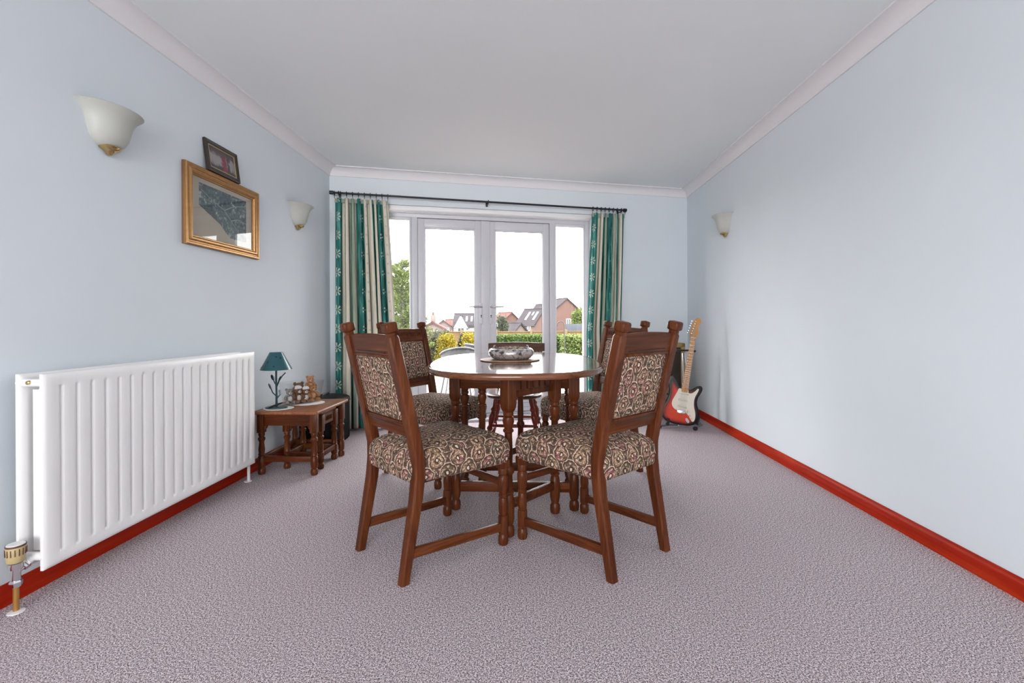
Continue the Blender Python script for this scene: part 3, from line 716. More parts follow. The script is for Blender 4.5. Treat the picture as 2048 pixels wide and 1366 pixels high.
lm = thing('table_lamp', 'small teal metal lamp with leafy stem on the side table', 'lamp', (-1.655, 2.905, ZTB + .0028))
tealm = plain('teal_lacquered_metal', (.016, .085, .105), .3, .25, coat=.3); teald = plain('dark_teal_metal', (.008, .030, .045), .35, .3)
put('base', MB().loops([[Vector((x * f, y * f, z)) for x, y in superell(.070, .048, 2.0, 36)] for f, z in ((1, 0), (1, .004), (.94, .007), (.5, .009))]), plain('grey_green_metal', (.05, .085, .095), .35, .3), lm)
put('stem', MB().tube([(0, 0, .005), (.001, 0, .10), (-.001, 0, .18), (0, 0, .27)], [.0075, .006, .006, .006], 10), teald, lm)
def branch(pts, leaf_, r_=.0035): 
    b = put('branch', MB().tube(pts, r_, 6), teald, lm)
    if leaf_:
        p = Vector(pts[-1]); d = (p - Vector(pts[-2])).normalized(); q = p + d * .016
        put('leaf', MB().ell((0, 0, 0), (.013, .005, .021), 10, 8).xf(Matrix.Translation(q) @ d.to_track_quat('Z', 'Y').to_matrix().to_4x4()), teald, b)
branch([(0, 0, .075), (-.022, -.004, .10), (-.032, -.006, .125)], True); branch([(0, 0, .145), (-.012, 0, .165), (-.020, .002, .182)], True)
branch([(0, 0, .145), (.010, 0, .16), (.014, .002, .172)], True); branch([(0, 0, .13), (.018, .002, .175), (.036, .004, .205), (.058, .006, .228)], False)
branch([(0, 0, .06), (.022, .004, .085), (.014, .010, .115)], False, .005)
put('base_leaf', MB().ell((.010, -.030, .022), (.050, .010, .007), 12, 6, (0, R(-20), R(15))), M['black'], lm)
sh = MB(); sh.lathe([(.093, .250), (.0945, .250), (.038, .362), (.0365, .362), (.093, .2515)], 36); sh.lathe([(.0005, .360), (.037, .362)], 24)
shade = put('lamp_shade', sh, tealm, lm)
sp = []
for a, f in ((-105, .45), (-70, .22), (-35, .68), (-60, .75), (-140, .15), (60, .4), (130, .6)):
    r_ = .0945 + (.038 - .0945) * f; z = .250 + .112 * f; nrm = Vector((math.cos(R(a)), math.sin(R(a)), .5)).normalized()
    put('shade_spot', MB().lathe([(.0065, 0), (.0065, .0015)], 12, m=Matrix.Translation(Vector((r_ * math.cos(R(a)), r_ * math.sin(R(a)), z))) @ nrm.to_track_quat('Z', 'Y').to_matrix().to_4x4()), teald, shade)

# clear acrylic box of small bears
bx_c, bx_a = Vector((-1.590, 3.105, ZTB + .0028)), R(51)
cb = thing('clear_box', 'clear flared acrylic box full of little bears on the side table', 'box', bx_c, (0, 0, bx_a))
def wallp(bm_, p, q, w=.002):
    p = [Vector(a) for a in p]; n = (p[1] - p[0]).cross(p[3] - p[0]).normalized() * w; return bm_.loops([p, [a + n for a in p]])
lx, ly, hx, hy, hh = .100, .058, .125, .072, .150
cbm = [((-lx, -ly, .002), (lx, -ly, .002), (hx, -hy, hh), (-hx, -hy, hh)), ((lx, -ly, .002), (lx, ly, .002), (hx, hy, hh), (hx, -hy, hh)), ((lx, ly, .002), (-lx, ly, .002), (-hx, hy, hh), (hx, hy, hh)), ((-lx, ly, .002), (-lx, -ly, .002), (-hx, -hy, hh), (-hx, hy, hh))]
for p in cbm: put('side_panel', wallp(MB(), p, None), M['clear'], cb, smooth=0)
put('base_panel', MB().box((0, 0, .001), (2 * lx, 2 * ly, .002)), M['clear'], cb, smooth=0)
MB_BEAR = {}
def bear(lb, p, s, fur, belly, rz, tilt=(0, 0), hat=None):
    """one small sitting toy bear: body, head with ears, muzzle and eyes, arms, legs"""
    m = Matrix.Translation(bx_c) @ Matrix.Rotation(bx_a, 4, 'Z') @ Vector(p)
    b = thing('teddy_bear', lb, 'toy bear', m, (tilt[0], tilt[1], bx_a + R(rz)), group='little bears in the clear box')
    F = plain('bear_fur', fur, .95, var=.25, scale=140, bump=.5); P = plain('bear_pale_plush', belly, .95, var=.1, scale=140, bump=.3)
    S_ = lambda *a: tuple(q * s for q in a)
    put('body', MB().ell(S_(0, 0, .030), S_(.024, .021, .030), 14, 10), F, b)
    hd = put('head', MB().ell(S_(0, -.004, .076), S_(.024, .022, .022), 14, 10), F, b)
    for sx in (-1, 1): put('ear', MB().ell(S_(sx * .020, 0, .094), S_(.009, .005, .009), 10, 8), F, hd)
    put('muzzle', MB().ell(S_(0, -.024, .071), S_(.011, .009, .009), 10, 8), P, hd)
    put('nose', MB().ell(S_(0, -.033, .074), S_(.004, .003, .003), 8, 6), M['black'], hd)
    for sx in (-1, 1): put('eye', MB().ell(S_(sx * .009, -.0235, .081), S_(.0028, .0022, .0028), 8, 6), M['black'], hd)
    for sx in (-1, 1): put('arm', MB().tube([S_(sx * .020, 0, .052), S_(sx * .030, -.012, .040), S_(sx * .028, -.024, .030)], [.009 * s, .009 * s, .008 * s], 10), F, b)
    for sx in (-1, 1): put('leg', MB().tube([S_(sx * .014, -.008, .012), S_(sx * .020, -.030, .011), S_(sx * .021, -.040, .013)], [.012 * s, .011 * s, .010 * s], 10), F, b)
    put('tummy', MB().ell(S_(0, -.012, .032), S_(.016, .011, .019), 10, 8), P, b)
    if hat: put('knitted_hat', MB().ell(S_(0, -.001, .093), S_(.024, .022, .015), 14, 8), plain('white_knit', (.70, .68, .66), .95, bump=.6, scale=300), b)
    return b
bear('pale grey bear with white tummy at the lamp end of the clear box', (-.078, .004, .003), 1.02, (.26, .22, .20), (.62, .59, .56), -12)
bear('brown bear in a white knitted hat left of middle in the clear box', (-.034, -.016, .003), 1.12, (.17, .085, .045), (.58, .51, .46), 8, hat=True)
bear('dark brown bear at the back of the clear box', (-.006, .034, .006), 1.32, (.15, .075, .042), (.36, .24, .17), 4)
bear('reddish brown bear with white hat and paler muzzle right of middle in the clear box', (.020, -.018, .003), 1.02, (.20, .085, .045), (.66, .62, .58), -10, hat=True)
bear('honey coloured bear at the far end of the clear box', (.070, -.012, .003), 1.15, (.33, .145, .05), (.48, .27, .13), 6)
bear('orange bear sitting highest at the far end of the clear box', (.074, .030, .070), 1.05, (.36, .165, .07), (.50, .30, .17), -6)

# black padded case behind the side table
cs = thing('equipment_case', 'black padded case with domed lid on the floor beside the left curtain', 'case', (-1.648, 3.60, 0))
rg = lambda ins, z: [Vector((x, y, z)) for x, y in superell(.135 - ins, .20 - ins, 7, 40)]
put('case_body', MB().loops([rg(.012, .0), rg(.002, .012), rg(0, .03), rg(0, .30), rg(.003, .312)]), plain('black_leathercloth', (.004, .004, .005), .7, bump=.3, scale=200, var=.2, spec=.08), cs)
put('lid', MB().loops([rg(-.003, .313), rg(-.004, .325), rg(0, .345), rg(.02, .362), rg(.06, .374), rg(.11, .378)]), plain('black_vinyl_lid', (.005, .005, .006), .45, spec=.15), cs)
put('clasp', MB().box((.137, -.06, .315), (.006, .03, .045), .002), M['chrome'], cs)
put('carry_handle', MB().tube([(0, -.06, .372), (0, -.055, .392), (0, .055, .392), (0, .06, .372)], .006, 8), M['black'], cs)

# ------------------------------------------------------------------ radiator on the left wall
rd = thing('radiator', 'long white double panel radiator on the left wall', 'radiator', (XL + .004, 2.095, 0))
RY0, RY1, RZ0, RZ1 = -.600, .600, .116, .788
def panel(xf, flute):
    NF = 20; per = (RY1 - RY0 - .06) / NF; ys = [RY0, RY0 + .004, RY0 + .012]; sub = [0, .29, .35, .42, .5, .58, .65, .71]
    ys += [RY0 + .03 + per * (k_ + s_) for k_ in range(NF) for s_ in sub] + [RY1 - .012, RY1 - .004, RY1]
    zs = [RZ0, RZ0 + .004, RZ0 + .012, RZ0 + .026, RZ0 + .038, RZ0 + .042, RZ0 + .046, RZ0 + .051, RZ0 + .07, RZ0 + .2, RZ0 + .34, RZ0 + .48, RZ1 - .07, RZ1 - .051, RZ1 - .046, RZ1 - .042, RZ1 - .038, RZ1 - .026, RZ1 - .012, RZ1 - .004, RZ1]
    vs_ = []; fs = []
    for y in ys:
        for z in zs:
            d = 0.0
            if flute and RY0 + .03 <= y <= RY1 - .03:
                q = ((y - RY0 - .03) / per) % 1.0; u = max(0.0, 1 - abs(q - .5) / .21); wy = u * u * (3 - 2 * u)
                b = min(z - RZ0 - .038, RZ1 - .038 - z) / .012; b = max(0, min(1, b)); wz = b * b * (3 - 2 * b)
                d = -.0062 * wy * wz
            ed = min(y - RY0, RY1 - y, z - RZ0, RZ1 - z)
            if ed < .012: d -= .006 * (1 - ed / .012) ** 2
            vs_.append((xf + d, y, z))
    W = len(zs)
    for i in range(len(ys) - 1):
        for j in range(W - 1): fs.append((i * W + j, (i + 1) * W + j, (i + 1) * W + j + 1, i * W + j + 1))
    n0 = len(vs_); mb = MB().add(vs_, fs)
    # rim and back
    bd = [i * W for i in range(len(ys))] + [(len(ys) - 1) * W + j for j in range(1, W)] + [i * W + W - 1 for i in range(len(ys) - 2, -1, -1)] + [j for j in range(W - 2, 0, -1)]
    mb.v += [(xf - .016, mb.v[i][1], mb.v[i][2]) for i in bd]; nb_ = len(bd)
    mb.f += [(bd[i], bd[(i + 1) % nb_], n0 + (i + 1) % nb_, n0 + i) for i in range(nb_)] + [tuple(n0 + i for i in range(nb_))]
    return mb
put('front_panel', panel(.136, True), M['radiator'], rd, smooth=50)
put('back_panel', panel(.050, False), M['radiator'], rd, smooth=50)
fn = MB()
for k_ in range(60): fn.box((.085, RY0 + .03 + k_ * (1.14 / 59), (RZ0 + RZ1) / 2), (.044, .0012, .56))
put('convector_fins', fn, M['radiator'], rd, kind='stuff')
for y in (RY0 + .012, RY1 - .012): 
    for z in (RZ0 + .045, RZ1 - .03): put('connector', MB().tube([(.035, y, z), (.125, y, z)], .014, 12), M['radiator'], rd)
put('bleed_valve', MB().lathe([(.007, 0), (.007, .02), (.004, .022)], 8, m=Matrix.Translation((.085, RY0 + .012, RZ1 - .028)) @ Matrix.Rotation(R(90), 4, 'X')), M['brass'], rd)
for y in (-.4, .4): put('wall_bracket', MB().box((.017, y, .45), (.034, .03, .5), .003), M['radiator'], rd)
vy, vx = -.640, .080
vb = MB().tube([(vx, vy, .085), (vx, vy, .160)], .0125, 12); vb.lathe([(.016, .088), (.017, .096), (.017, .104), (.014, .108)], 6, c=(vx, vy, 0)); vb.lathe([(.018, .146), (.020, .155), (.020, .166), (.014, .170)], 16, c=(vx, vy, 0))
vb.tube([(vx, vy, .135), (vx, vy + .036, .150)], .0105, 12); vb.lathe([(.015, 0), (.0165, .004), (.0165, .016), (.013, .02)], 6, m=splay((vx, vy + .018, .142), (vx, vy + .04, .151)))
put('valve_body', vb, M['chrome'], rd)
put('valve_tail', MB().tube([(vx, vy + .034, .149), (vx, RY0 + .014, .160)], .014, 12), M['radiator'], rd)
th = MB().lathe([(.020, .168), (.0235, .172), (.0255, .215), (.0245, .221)], 26, c=(vx, vy, 0)); th_o = put('thermostat_head', th, M['cream'], rd)
tg = MB()
for i in range(16):
    a = 2 * math.pi * i / 16; tg.box((vx + .0252 * math.cos(a), vy + .0252 * math.sin(a), .204), (.003, .0022, .022), 0, (0, 0, a))
put('grip_slot', tg, M['creamdark'], th_o); put('head_cap', MB().lathe([(.0255, .2205), (.0262, .223), (.0255, .2265)], 26, c=(vx, vy, 0)), M['creamdark'], th_o); put('head_top', MB().lathe([(.024, .2262), (.022, .2285), (.001, .229)], 24, c=(vx, vy, 0)), M['white'], th_o)
put('supply_pipe', MB().tube([(vx, vy, 0), (vx, vy, .09)], .0082, 12), M['copper'], rd)
put('return_pipe', MB().tube([(.085, RY1 + .010, 0), (.085, RY1 + .010, .15)], .0085, 12), M['white'], rd)
for y in (vy, RY1 + .010): put('floor_collar', MB().lathe([(.022, 0), (.022, .003), (.010, .006)], 18, c=(.08, y, 0)), M['white'], rd)

# ------------------------------------------------------------------ frosted wall lights
frost = NT('frosted_glass'); frost.set((.47, .48, .44), .45, 0, .4)
def wall_light(lb, x, y, side):
    t = thing('wall_light', lb, 'wall light', (x, y, 1.68), (0, 0, 0 if side > 0 else math.pi), group='frosted glass wall lights')
    pr = [(.024, .022), (.045, .030), (.065, .048), (.079, .075), (.086, .105), (.093, .135), (.108, .162), (.132, .184), (.130, .186), (.106, .166), (.090, .138), (.082, .105), (.075, .077), (.061, .051), (.042, .034), (.022, .027)]
    m = Matrix.Diagonal((.88, 1.06, 1, 1))
    put('shade', MB().lathe(pr, 26, m=m, a0=-math.pi / 2, a1=math.pi / 2), frost.m, t, smooth=60)
    put('wall_plate', MB().box((.004, 0, .075), (.008, .07, .10), .003), M['white'], t)
    fi = MB().lathe([(.004, -.004), (.010, .000), (.015, .008), (.022, .014), (.036, .020), (.041, .028), (.038, .034), (.014, .035)], 20, m=Matrix.Translation((.012, 0, 0)))
    put('finial', fi, M['brass'], t)
    return t
wall_light('large-looking frosted glass wall light nearest the camera on the left wall', XL, 1.876, 1)
wall_light('frosted glass wall light on the left wall beside the striped curtain', XL, 3.465, 1)
wall_light('frosted glass wall light alone on the right wall', XR, 4.005, -1)

# ------------------------------------------------------------------ pictures on the left wall (local: x into the room, y along the wall)
def frame_bar(y0, y1, z0, z1, w, pr):
    "mitred frame; pr = [(inset from outer edge 0..w, height off the wall)]"
    rg = []
    for i, h in pr: rg.append([Vector((h, y0 + i, z0 + i)), Vector((h, y1 - i, z0 + i)), Vector((h, y1 - i, z1 - i)), Vector((h, y0 + i, z1 - i))])
    return MB().loops(rg, False, False)
pc = thing('picture', 'gold framed aerial photograph hanging on the left wall', 'picture', (XL, 2.613, 1.592))
PW, PH = .318, .216
put('frame', frame_bar(-PW, PW, -PH, PH, .06, [(0, .002), (0, .022), (.004, .027), (.012, .027), (.017, .022), (.022, .022), (.030, .030), (.038, .030), (.046, .022), (.048, .016), (.053, .016), (.056, .012), (.056, .008)]), M['gold'], pc, smooth=25)
put('frame_edge', frame_bar(-PW - .001, PW + .001, -PH - .001, PH + .001, .06, [(.004, .001), (0, .001), (0, .014), (.003, .0205)]), M['golddark'], pc, smooth=25)
put('mount', MB().box((.006, 0, 0), (.004, 2 * PW - .11, 2 * PH - .11)), plain('beige_card_mount', (.50, .43, .36), .8), pc)
aer = NT('aerial_photograph'); co = aer.coord(); nz = aer.noise(co, 14.0, 6.0, .75, 1.5); nz2 = aer.noise(co, 60.0, 3.0, .7)
c_ = aer.ramp(aer.math('ADD', aer.math('MULTIPLY', nz, .6), aer.math('MULTIPLY', nz2, .4)), [(.42, (.004, .016, .030)), (.49, (.025, .062, .095)), (.55, (.075, .12, .13)), (.61, (.42, .46, .43))]); aer.set(c_, .5)
put('print', MB().prism([(-.205, .135), (.205, .135), (.205, -.125), (.05, -.125), (-.035, -.060), (-.205, .012)], .0083, .0088, Matrix(((0, 0, 1, 0), (1, 0, 0, 0), (0, 1, 0, 0), (0, 0, 0, 1)))), aer.m, pc, smooth=0)  # outline cut on the diagonal to draw the edge of the glass reflection
rdm = MB()
for pts in ([(-.19, .10), (-.10, .06), (0, .03), (.06, -.02), (.13, -.08), (.17, -.12)], [(0, .03), (.08, .07), (.20, .10)], [(.06, -.02), (.12, .0), (.20, -.01)]):
    rdm.tube([(.0089, y, z) for y, z in pts], .0028, 4)
put('printed_road', rdm, plain('printed_road_grey', (.30, .34, .33), .6), pc)
put('glass_pane', MB().box((.0115, 0, 0), (.0015, 2 * PW - .112, 2 * PH - .112)), M['picglass'], pc, smooth=0)

sp_ = thing('photo_frame', 'small dark framed photograph leaning on top of the gold picture frame', 'picture', (XL + .027, 2.585, 1.592 + PH + .0005), (0, R(-7.2), 0))
SW, SH = .138, .180
put('frame', frame_bar(-SW, SW, 0, SH, .03, [(0, -.006), (0, .008), (.004, .012), (.010, .012), (.015, .008), (.022, .008), (.026, .003)]), plain('dark_brown_frame', (.030, .020, .014), .35), sp_, smooth=25)
put('gilt_slip', frame_bar(-SW + .024, SW - .024, .024, SH - .024, .01, [(0, .003), (0, .006), (.006, .006), (.006, .002)]), plain('gilt_slip', (.42, .33, .20), .4, .5), sp_, smooth=25)
put('backing', MB().box((-.004, 0, SH / 2), (.004, 2 * SW - .01, SH - .01)), M['black'], sp_)
ph = NT('printed_group_photo'); co = ph.coord(); sp3 = ph.n('ShaderNodeSeparateXYZ'); ph.l(co, sp3.inputs[0]); nz = ph.math('MULTIPLY', ph.math('SUBTRACT', ph.noise(co, 30.0, 3.0), .5), .06)
y_, z_ = ph.math('ADD', sp3.outputs[1], nz), ph.math('ADD', sp3.outputs[2], nz)
c_ = ph.mix(ph.step(z_, .045, .07), (.030, .022, .024, 1), (.42, .37, .39, 1))
c_ = ph.mix(ph.step(z_, .105, .13), c_, (.10, .065, .075, 1))
c_ = ph.mix(ph.band(y_, -.002, .038, .008), c_, (.30, .012, .055, 1)); c_ = ph.mix(ph.band(y_, .045, .065, .005), c_, (.05, .03, .04, 1)); c_ = ph.mix(ph.math('MULTIPLY', ph.band(y_, -.002, .036, .008), ph.step(z_, .115, .125)), c_, (.12, .06, .06, 1))
ph.set(c_, .4)
put('print', MB().box((-.001, 0, SH / 2), (.002, 2 * SW - .05, SH - .05)), ph.m, sp_, smooth=0)
put('glass_pane', MB().box((.0022, 0, SH / 2), (.001, 2 * SW - .052, SH - .052)), M['picglass'], sp_, smooth=0)

# ------------------------------------------------------------------ electric guitar on its stand (local: x right, z up the neck, front = -y)
gm = Matrix.Translation((1.298, 4.095, .047)) @ Matrix.Rotation(R(-9), 4, 'Z') @ Matrix.Rotation(R(-3.5), 4, 'X') @ Matrix.Rotation(R(9.5), 4, 'Y') @ Matrix.Scale(.968, 4)
g = thing('electric_guitar', 'red sunburst electric guitar with maple neck standing in the right corner', 'guitar'); g.matrix_world = gm
BO = [(0, 0), (.06, .002), (.11, .016), (.145, .05), (.158, .10), (.150, .15), (.130, .195), (.121, .235), (.126, .275), (.140, .310), (.150, .342), (.146, .368), (.126, .378), (.098, .364), (.070, .338), (.046, .327), (.030, .330),
      (0, .331), (-.030, .330), (-.050, .345), (-.076, .384), (-.102, .424), (-.127, .440), (-.147, .427), (-.153, .388), (-.142, .333), (-.131, .285), (-.131, .238), (-.143, .19), (-.160, .145), (-.166, .095), (-.152, .046), (-.115, .013), (-.06, .001)]
bo = spline(BO, 4); NB = len(bo); cen = (-.008, .185)
def ring(f, y, k=0): return [Vector((cen[0] + (x - cen[0]) * f, y, cen[1] + (z - cen[1]) * f)) for x, z in bo]
gb = MB(); fr_ = [1.0, .97, .93, .86, .76, .64, .45, .2]; rings = [ring(.97, .0225), ring(1, .018), ring(1, -.016)] + [ring(f, -.0205 - .002 * (i > 0)) for i, f in enumerate([.985, .93, .86, .76, .64, .45, .2])]
gb.loops(rings)
me = mesh('guitar_body', gb, None, 40); ca = me.color_attributes.new('burst', 'FLOAT_COLOR', 'POINT')
BURST = [(0, (.006, .005, .005)), (.010, (.008, .005, .005)), (.018, (.06, .005, .004)), (.030, (.36, .012, .005)), (.048, (.56, .035, .007)), (.2, (.62, .055, .009))]
for i in range(len(rings)):
    for k_ in range(NB):
        v = rings[i][k_]; d = min((v.x - x) ** 2 + (v.z - z) ** 2 for x, z in bo) ** .5 if i > 3 else 0.0
        if v.x > .05: d = max(0, d - .25 * (v.x - .05))          # the burst is broader on the treble side and at the horns
        if v.z > .30: d = max(0, d - .22 * (v.z - .30))
        for (d0, c0), (d1, c1) in zip(BURST, BURST[1:]):
            if d0 <= d <= d1: c = tuple(a + (b - a) * (d - d0) / (d1 - d0) for a, b in zip(c0, c1)); break
        ca.data[i * NB + k_].color = (*c, 1)
gmat = NT('sunburst_lacquer'); at = gmat.n('ShaderNodeVertexColor', layer_name='burst'); gmat.set(at.outputs[0], .3, 0, .25, .0); me.materials.append(gmat.m)
gbo = put('body', me, None, g)
XZ = Matrix(((1, 0, 0, 0), (0, 0, 1, 0), (0, 1, 0, 0), (0, 0, 0, 1)))
PG = [(-.034, .326), (-.052, .322), (-.062, .290), (-.078, .245), (-.092, .200), (-.088, .165), (-.066, .138), (-.038, .128), (0, .128), (.034, .122), (.060, .102), (.086, .070), (.104, .050), (.120, .060), (.124, .095), (.116, .140), (.100, .185), (.093, .235), (.098, .278), (.110, .312), (.118, .345), (.108, .350), (.094, .330), (.072, .306), (.050, .296), (.032, .304), (.030, .322)]
put('pickguard', MB().prism(spline(PG, 3), -.0255, -.0225, XZ), plain('aged_white_pickguard', (.68, .64, .54), .3), gbo)
for z in (.285, .225, .168): put('pickup', MB().box((0, -.028, z), (.082, .007, .017), .004, (0, R(6 if z < .2 else 0), 0)), plain('pickup_cover', (.60, .56, .46), .35), gbo)
put('bridge', MB().box((0, -.029, .118), (.078, .010, .026), .002).box((0, -.035, .112), (.06, .006, .014), .001), M['chrome'], gbo)
for x, z in ((.058, .130), (.079, .098), (.100, .074)): put('control_knob', MB().lathe([(.011, 0), (.009, .013), (.001, .0135)], 16, m=Matrix.Translation((x, -.0255, z)) @ Matrix.Rotation(R(90), 4, 'X')), plain('knob_cream', (.58, .54, .44), .4), gbo)
jk = superell(.012, .024, 2.4, 28); put('jack_plate', MB().prism(jk, -.027, -.0225, Matrix.Translation((.062, 0, .052)) @ Matrix.Rotation(R(-40), 4, 'Y') @ XZ), M['chrome'], gbo)
put('strap_button', MB().ell((-.148, -.004, .442), (.006, .006, .008), 10, 8).ell((0, 0, -.006), (.006, .006, .007), 10, 8), M['chrome'], gbo)
mp_ = wood('maple_neck', (.42, .20, .065), (.50, .255, .09), (.58, .32, .125), 'Z', .4, 0.0)
nk = MB().loops([[Vector((x * w, y, z)) for x, y in ((-1, -.030), (-.6, -.0325), (.6, -.0325), (1, -.030), (.85, -.016), (0, -.010), (-.85, -.016))] for w, z in ((.028, .300), (.028, .33), (.0215, .800))])
neck = put('neck', nk, mp_, g)
ft = MB(); L_ = .648; zn = .800
for i in range(1, 22):
    z = zn - L_ * (1 - 2 ** (-i / 12)); w = .0215 + (.028 - .0215) * (zn - z) / .47; ft.box((0, -.0328, z), (2 * w, .0012, .0016))
put('frets', ft, M['chrome'], neck)
dt = MB()
for i in (3, 5, 7, 9, 12, 15, 17, 19):
    z = zn - L_ * (1 - 2 ** (-(i - .5) / 12))
    for x in ((-.007, .007) if i == 12 else (0,)): dt.lathe([(.0032, 0), (.0032, .0006)], 10, m=Matrix.Translation((x, -.0325, z)) @ Matrix.Rotation(R(90), 4, 'X'))
put('position_dots', dt, M['black'], neck)
put('nut', MB().box((0, -.0335, .8015), (.043, .006, .004), .001), plain('bone_nut', (.7, .66, .55), .4), neck)
HS = [(-.021, .798), (.021, .798), (.024, .812), (.036, .830), (.041, .850), (.034, .872), (.030, .895), (.034, .920), (.044, .940), (.046, .962), (.034, .982), (.012, .986), (-.004, .974), (-.012, .952), (-.022, .930), (-.034, .842), (-.034, .824), (-.024, .812)]
put('headstock', MB().prism(spline(HS, 3), -.026, -.012, XZ), mp_, neck)
for i in range(6):
    z = .838 + .0225 * i; x = -.034 + .004 * i
    put('tuning_peg', MB().ell((x - .016, -.018, z), (.007, .004, .009), 10, 8).tube([(x - .012, -.018, z), (x + .012, -.018, z)], .0025, 8).tube([(x + .012, -.026, z), (x + .012, -.034, z)], .0035, 8), M['chrome'], neck)
st = MB()
for i in range(6):
    a = -1 + 2 * i / 5; st.tube([(a * .026, -.0385, .122), (a * .0175, -.0365, .802), (-.020 + .004 * i, -.033, .838 + .0225 * i)], .0006, 4)
put('strings', st, M['chrome'], g, kind='stuff')

gs = thing('guitar_stand', 'black and grey tubular guitar stand holding the red guitar', 'guitar stand', (1.362, 4.16, 0))
put('upright', MB().tube([(.030, .10, .30), (.022, .085, .50), (.020, .09, .665)], .009, 10), M['chrome'], gs, label='chrome upright tube')
put('upright', MB().tube([(.058, .10, .30), (.052, .09, .50), (.040, .09, .665)], .009, 10), M['chrome'], gs, label='chrome upright tube')
put('yoke', MB().tube([(-.055, -.005, .690), (-.055, .04, .692), (-.02, .085, .690), (.08, .085, .690), (.095, .04, .692), (.095, -.01, .690)], .0085, 8).ell((-.055, -.012, .690), (.012, .012, .012), 10, 8).ell((.095, -.016, .690), (.012, .012, .012), 10, 8), M['black'], gs)
put('clamp_collar', MB().lathe([(.017, .28), (.017, .33)], 14, m=Matrix.Translation((.044, .10, 0)) @ Matrix.Diagonal((1.7, 1, 1, 1))), M['black'], gs)
for p0, p1 in (((.044, .10, .32), (.185, .065, .018)), ((.044, .10, .32), (.0, .42, .018))): put('leg', MB().tube([p0, p1], .011, 10), M['greytube'], gs)
put('base_bar', MB().tube([(-.215, -.02, .022), (-.12, .03, .020), (.05, .06, .020), (.185, .065, .018)], .0095, 10), M['greytube'], gs)
put('foot_bar', MB().tube([(.185, .065, .018), (.075, -.085, .020)], .0095, 10), M['greytube'], gs)
for p in ((-.222, -.024, .018), (.070, -.092, .018), (.0, .425, .018)): put('rubber_foot', MB().ell(p, (.021, .021, .018), 12, 8), M['rubber'], gs)
put('cradle_arm', MB().tube([(.044, .09, .17), (-.10, .04, .075), (-.155, -.02, .040), (-.165, -.085, .050), (-.165, -.11, .105)], .011, 10), M['black'], gs)
put('cradle_arm', MB().tube([(.044, .09, .17), (.075, .04, .10), (.085, -.03, .055), (.085, -.095, .060), (.095, -.12, .135)], .011, 10), M['black'], gs)

# small combo amplifier behind the guitar
am_ = thing('guitar_amplifier', 'small tan combo amplifier with dark brown grille behind the guitar', 'amplifier', (1.335, 4.745, 0), (0, 0, R(12)))
tan = plain('tan_vinyl', (.36, .24, .09), .6, bump=.3, scale=160, var=.1)
AW, AD, A0, A1 = .205, .10, .235, .735
fm = MB()
for x in (-AW + .022, AW - .022): fm.box((x, 0, (A0 + A1) / 2), (.044, 2 * AD, A1 - A0), .008)
fm.box((0, 0, A1 - .022), (2 * AW, 2 * AD, .044), .008); fm.box((0, 0, A0 + .024), (2 * AW, 2 * AD, .048), .008); fm.box((0, AD - .01, (A0 + A1) / 2), (2 * AW - .02, .016, A1 - A0 - .02))
put('cabinet', fm, tan, am_)
put('speaker_grille', MB().box((0, -AD + .018, (A0 + A1) / 2), (2 * AW - .085, .012, A1 - A0 - .09), .002), plain('dark_brown_grille_cloth', (.045, .032, .022), .85, var=.3, scale=260, bump=.4), am_)
put('control_panel', MB().box((0, .02, A1 + .001), (2 * AW - .10, .07, .004), .001), M['chrome'], am_)
put('carry_handle', MB().tube([(-.07, .03, A1), (-.06, .03, A1 + .018), (.06, .03, A1 + .018), (.07, .03, A1)], .006, 8), M['black'], am_)
for x in (-1, 1): put('corner_guard', MB().box((x * (AW - .012), -AD + .010, A0 + .014), (.028, .024, .024), .005), M['black'], am_)
ast = thing('amplifier_stand', 'low black stand under the tan amplifier', 'stand', (1.335, 4.745, 0), (0, 0, R(12)))
put('shelf', MB().box((0, 0, .226), (.40, .20, .016), .003), M['black'], ast)
for x in (-.17, .17):
    for y in (-.08, .08): put('leg', MB().tube([(x, y, .22), (x * 1.05, y * 1.05, 0)], .011, 8), M['black'], ast)
EXT = .70
_pl, _lf = plain, leaf_mat
def plain(n, c, *a, **k): return _pl(n, tuple(x * EXT for x in c), *a, **k)
def leaf_mat(n, cs, *a, **k): return _lf(n, [tuple(x * EXT for x in c) for c in cs], *a, **k)
# ------------------------------------------------------------------ outside: patio, garden, fence, houses
pat = MB().prism([(-7, 4.55), (9, 5.4), (9, 9.3), (-7, 9.3)], -.30, -.165)
patio = struct('patio', pat, plain('pink_grey_mortar', (.22, .18, .17), .9, var=.1, scale=8), label='pinkish paved patio outside the doors')
slab_cols = [plain('pink_paving_%d' % i, c, .85, var=.12, scale=14, bump=.2) for i, c in enumerate(((.27, .205, .19), (.29, .225, .205), (.25, .20, .19)))]
sl = [mesh('slab', MB().box((0, 0, 0), (.442, .442, .04), .006, None, 1), m_, 30) for m_ in slab_cols]; rnd = random.Random(9)
for ix in range(13):
    for iy in range(8):
        x, y = -3.4 + ix * .45, 5.62 + iy * .45
        put('paving_slab', sl[rnd.randrange(3)], None, patio, (x, y, -.165 + rnd.uniform(-.002, .003)))
def zg(y): return -.25 if y < 9.3 else -.25 - min(1.6, (y - 9.3) * .058)
lv, lf = [], []; ys = [4.2, 9.3, 12, 16, 22, 30, 60, 120, 300, 900]
for y in ys:
    for x in (-1, 1): lv.append((x * (30 + y * 1.4), y, zg(y)))
for i in range(len(ys) - 1): lf.append((2 * i, 2 * i + 1, 2 * i + 3, 2 * i + 2))
struct('lawn', MB().add(lv, lf), plain('spring_grass', (.085, .098, .022), .95, var=.25, scale=3), label='bright green lawn beyond the patio', smooth=0)

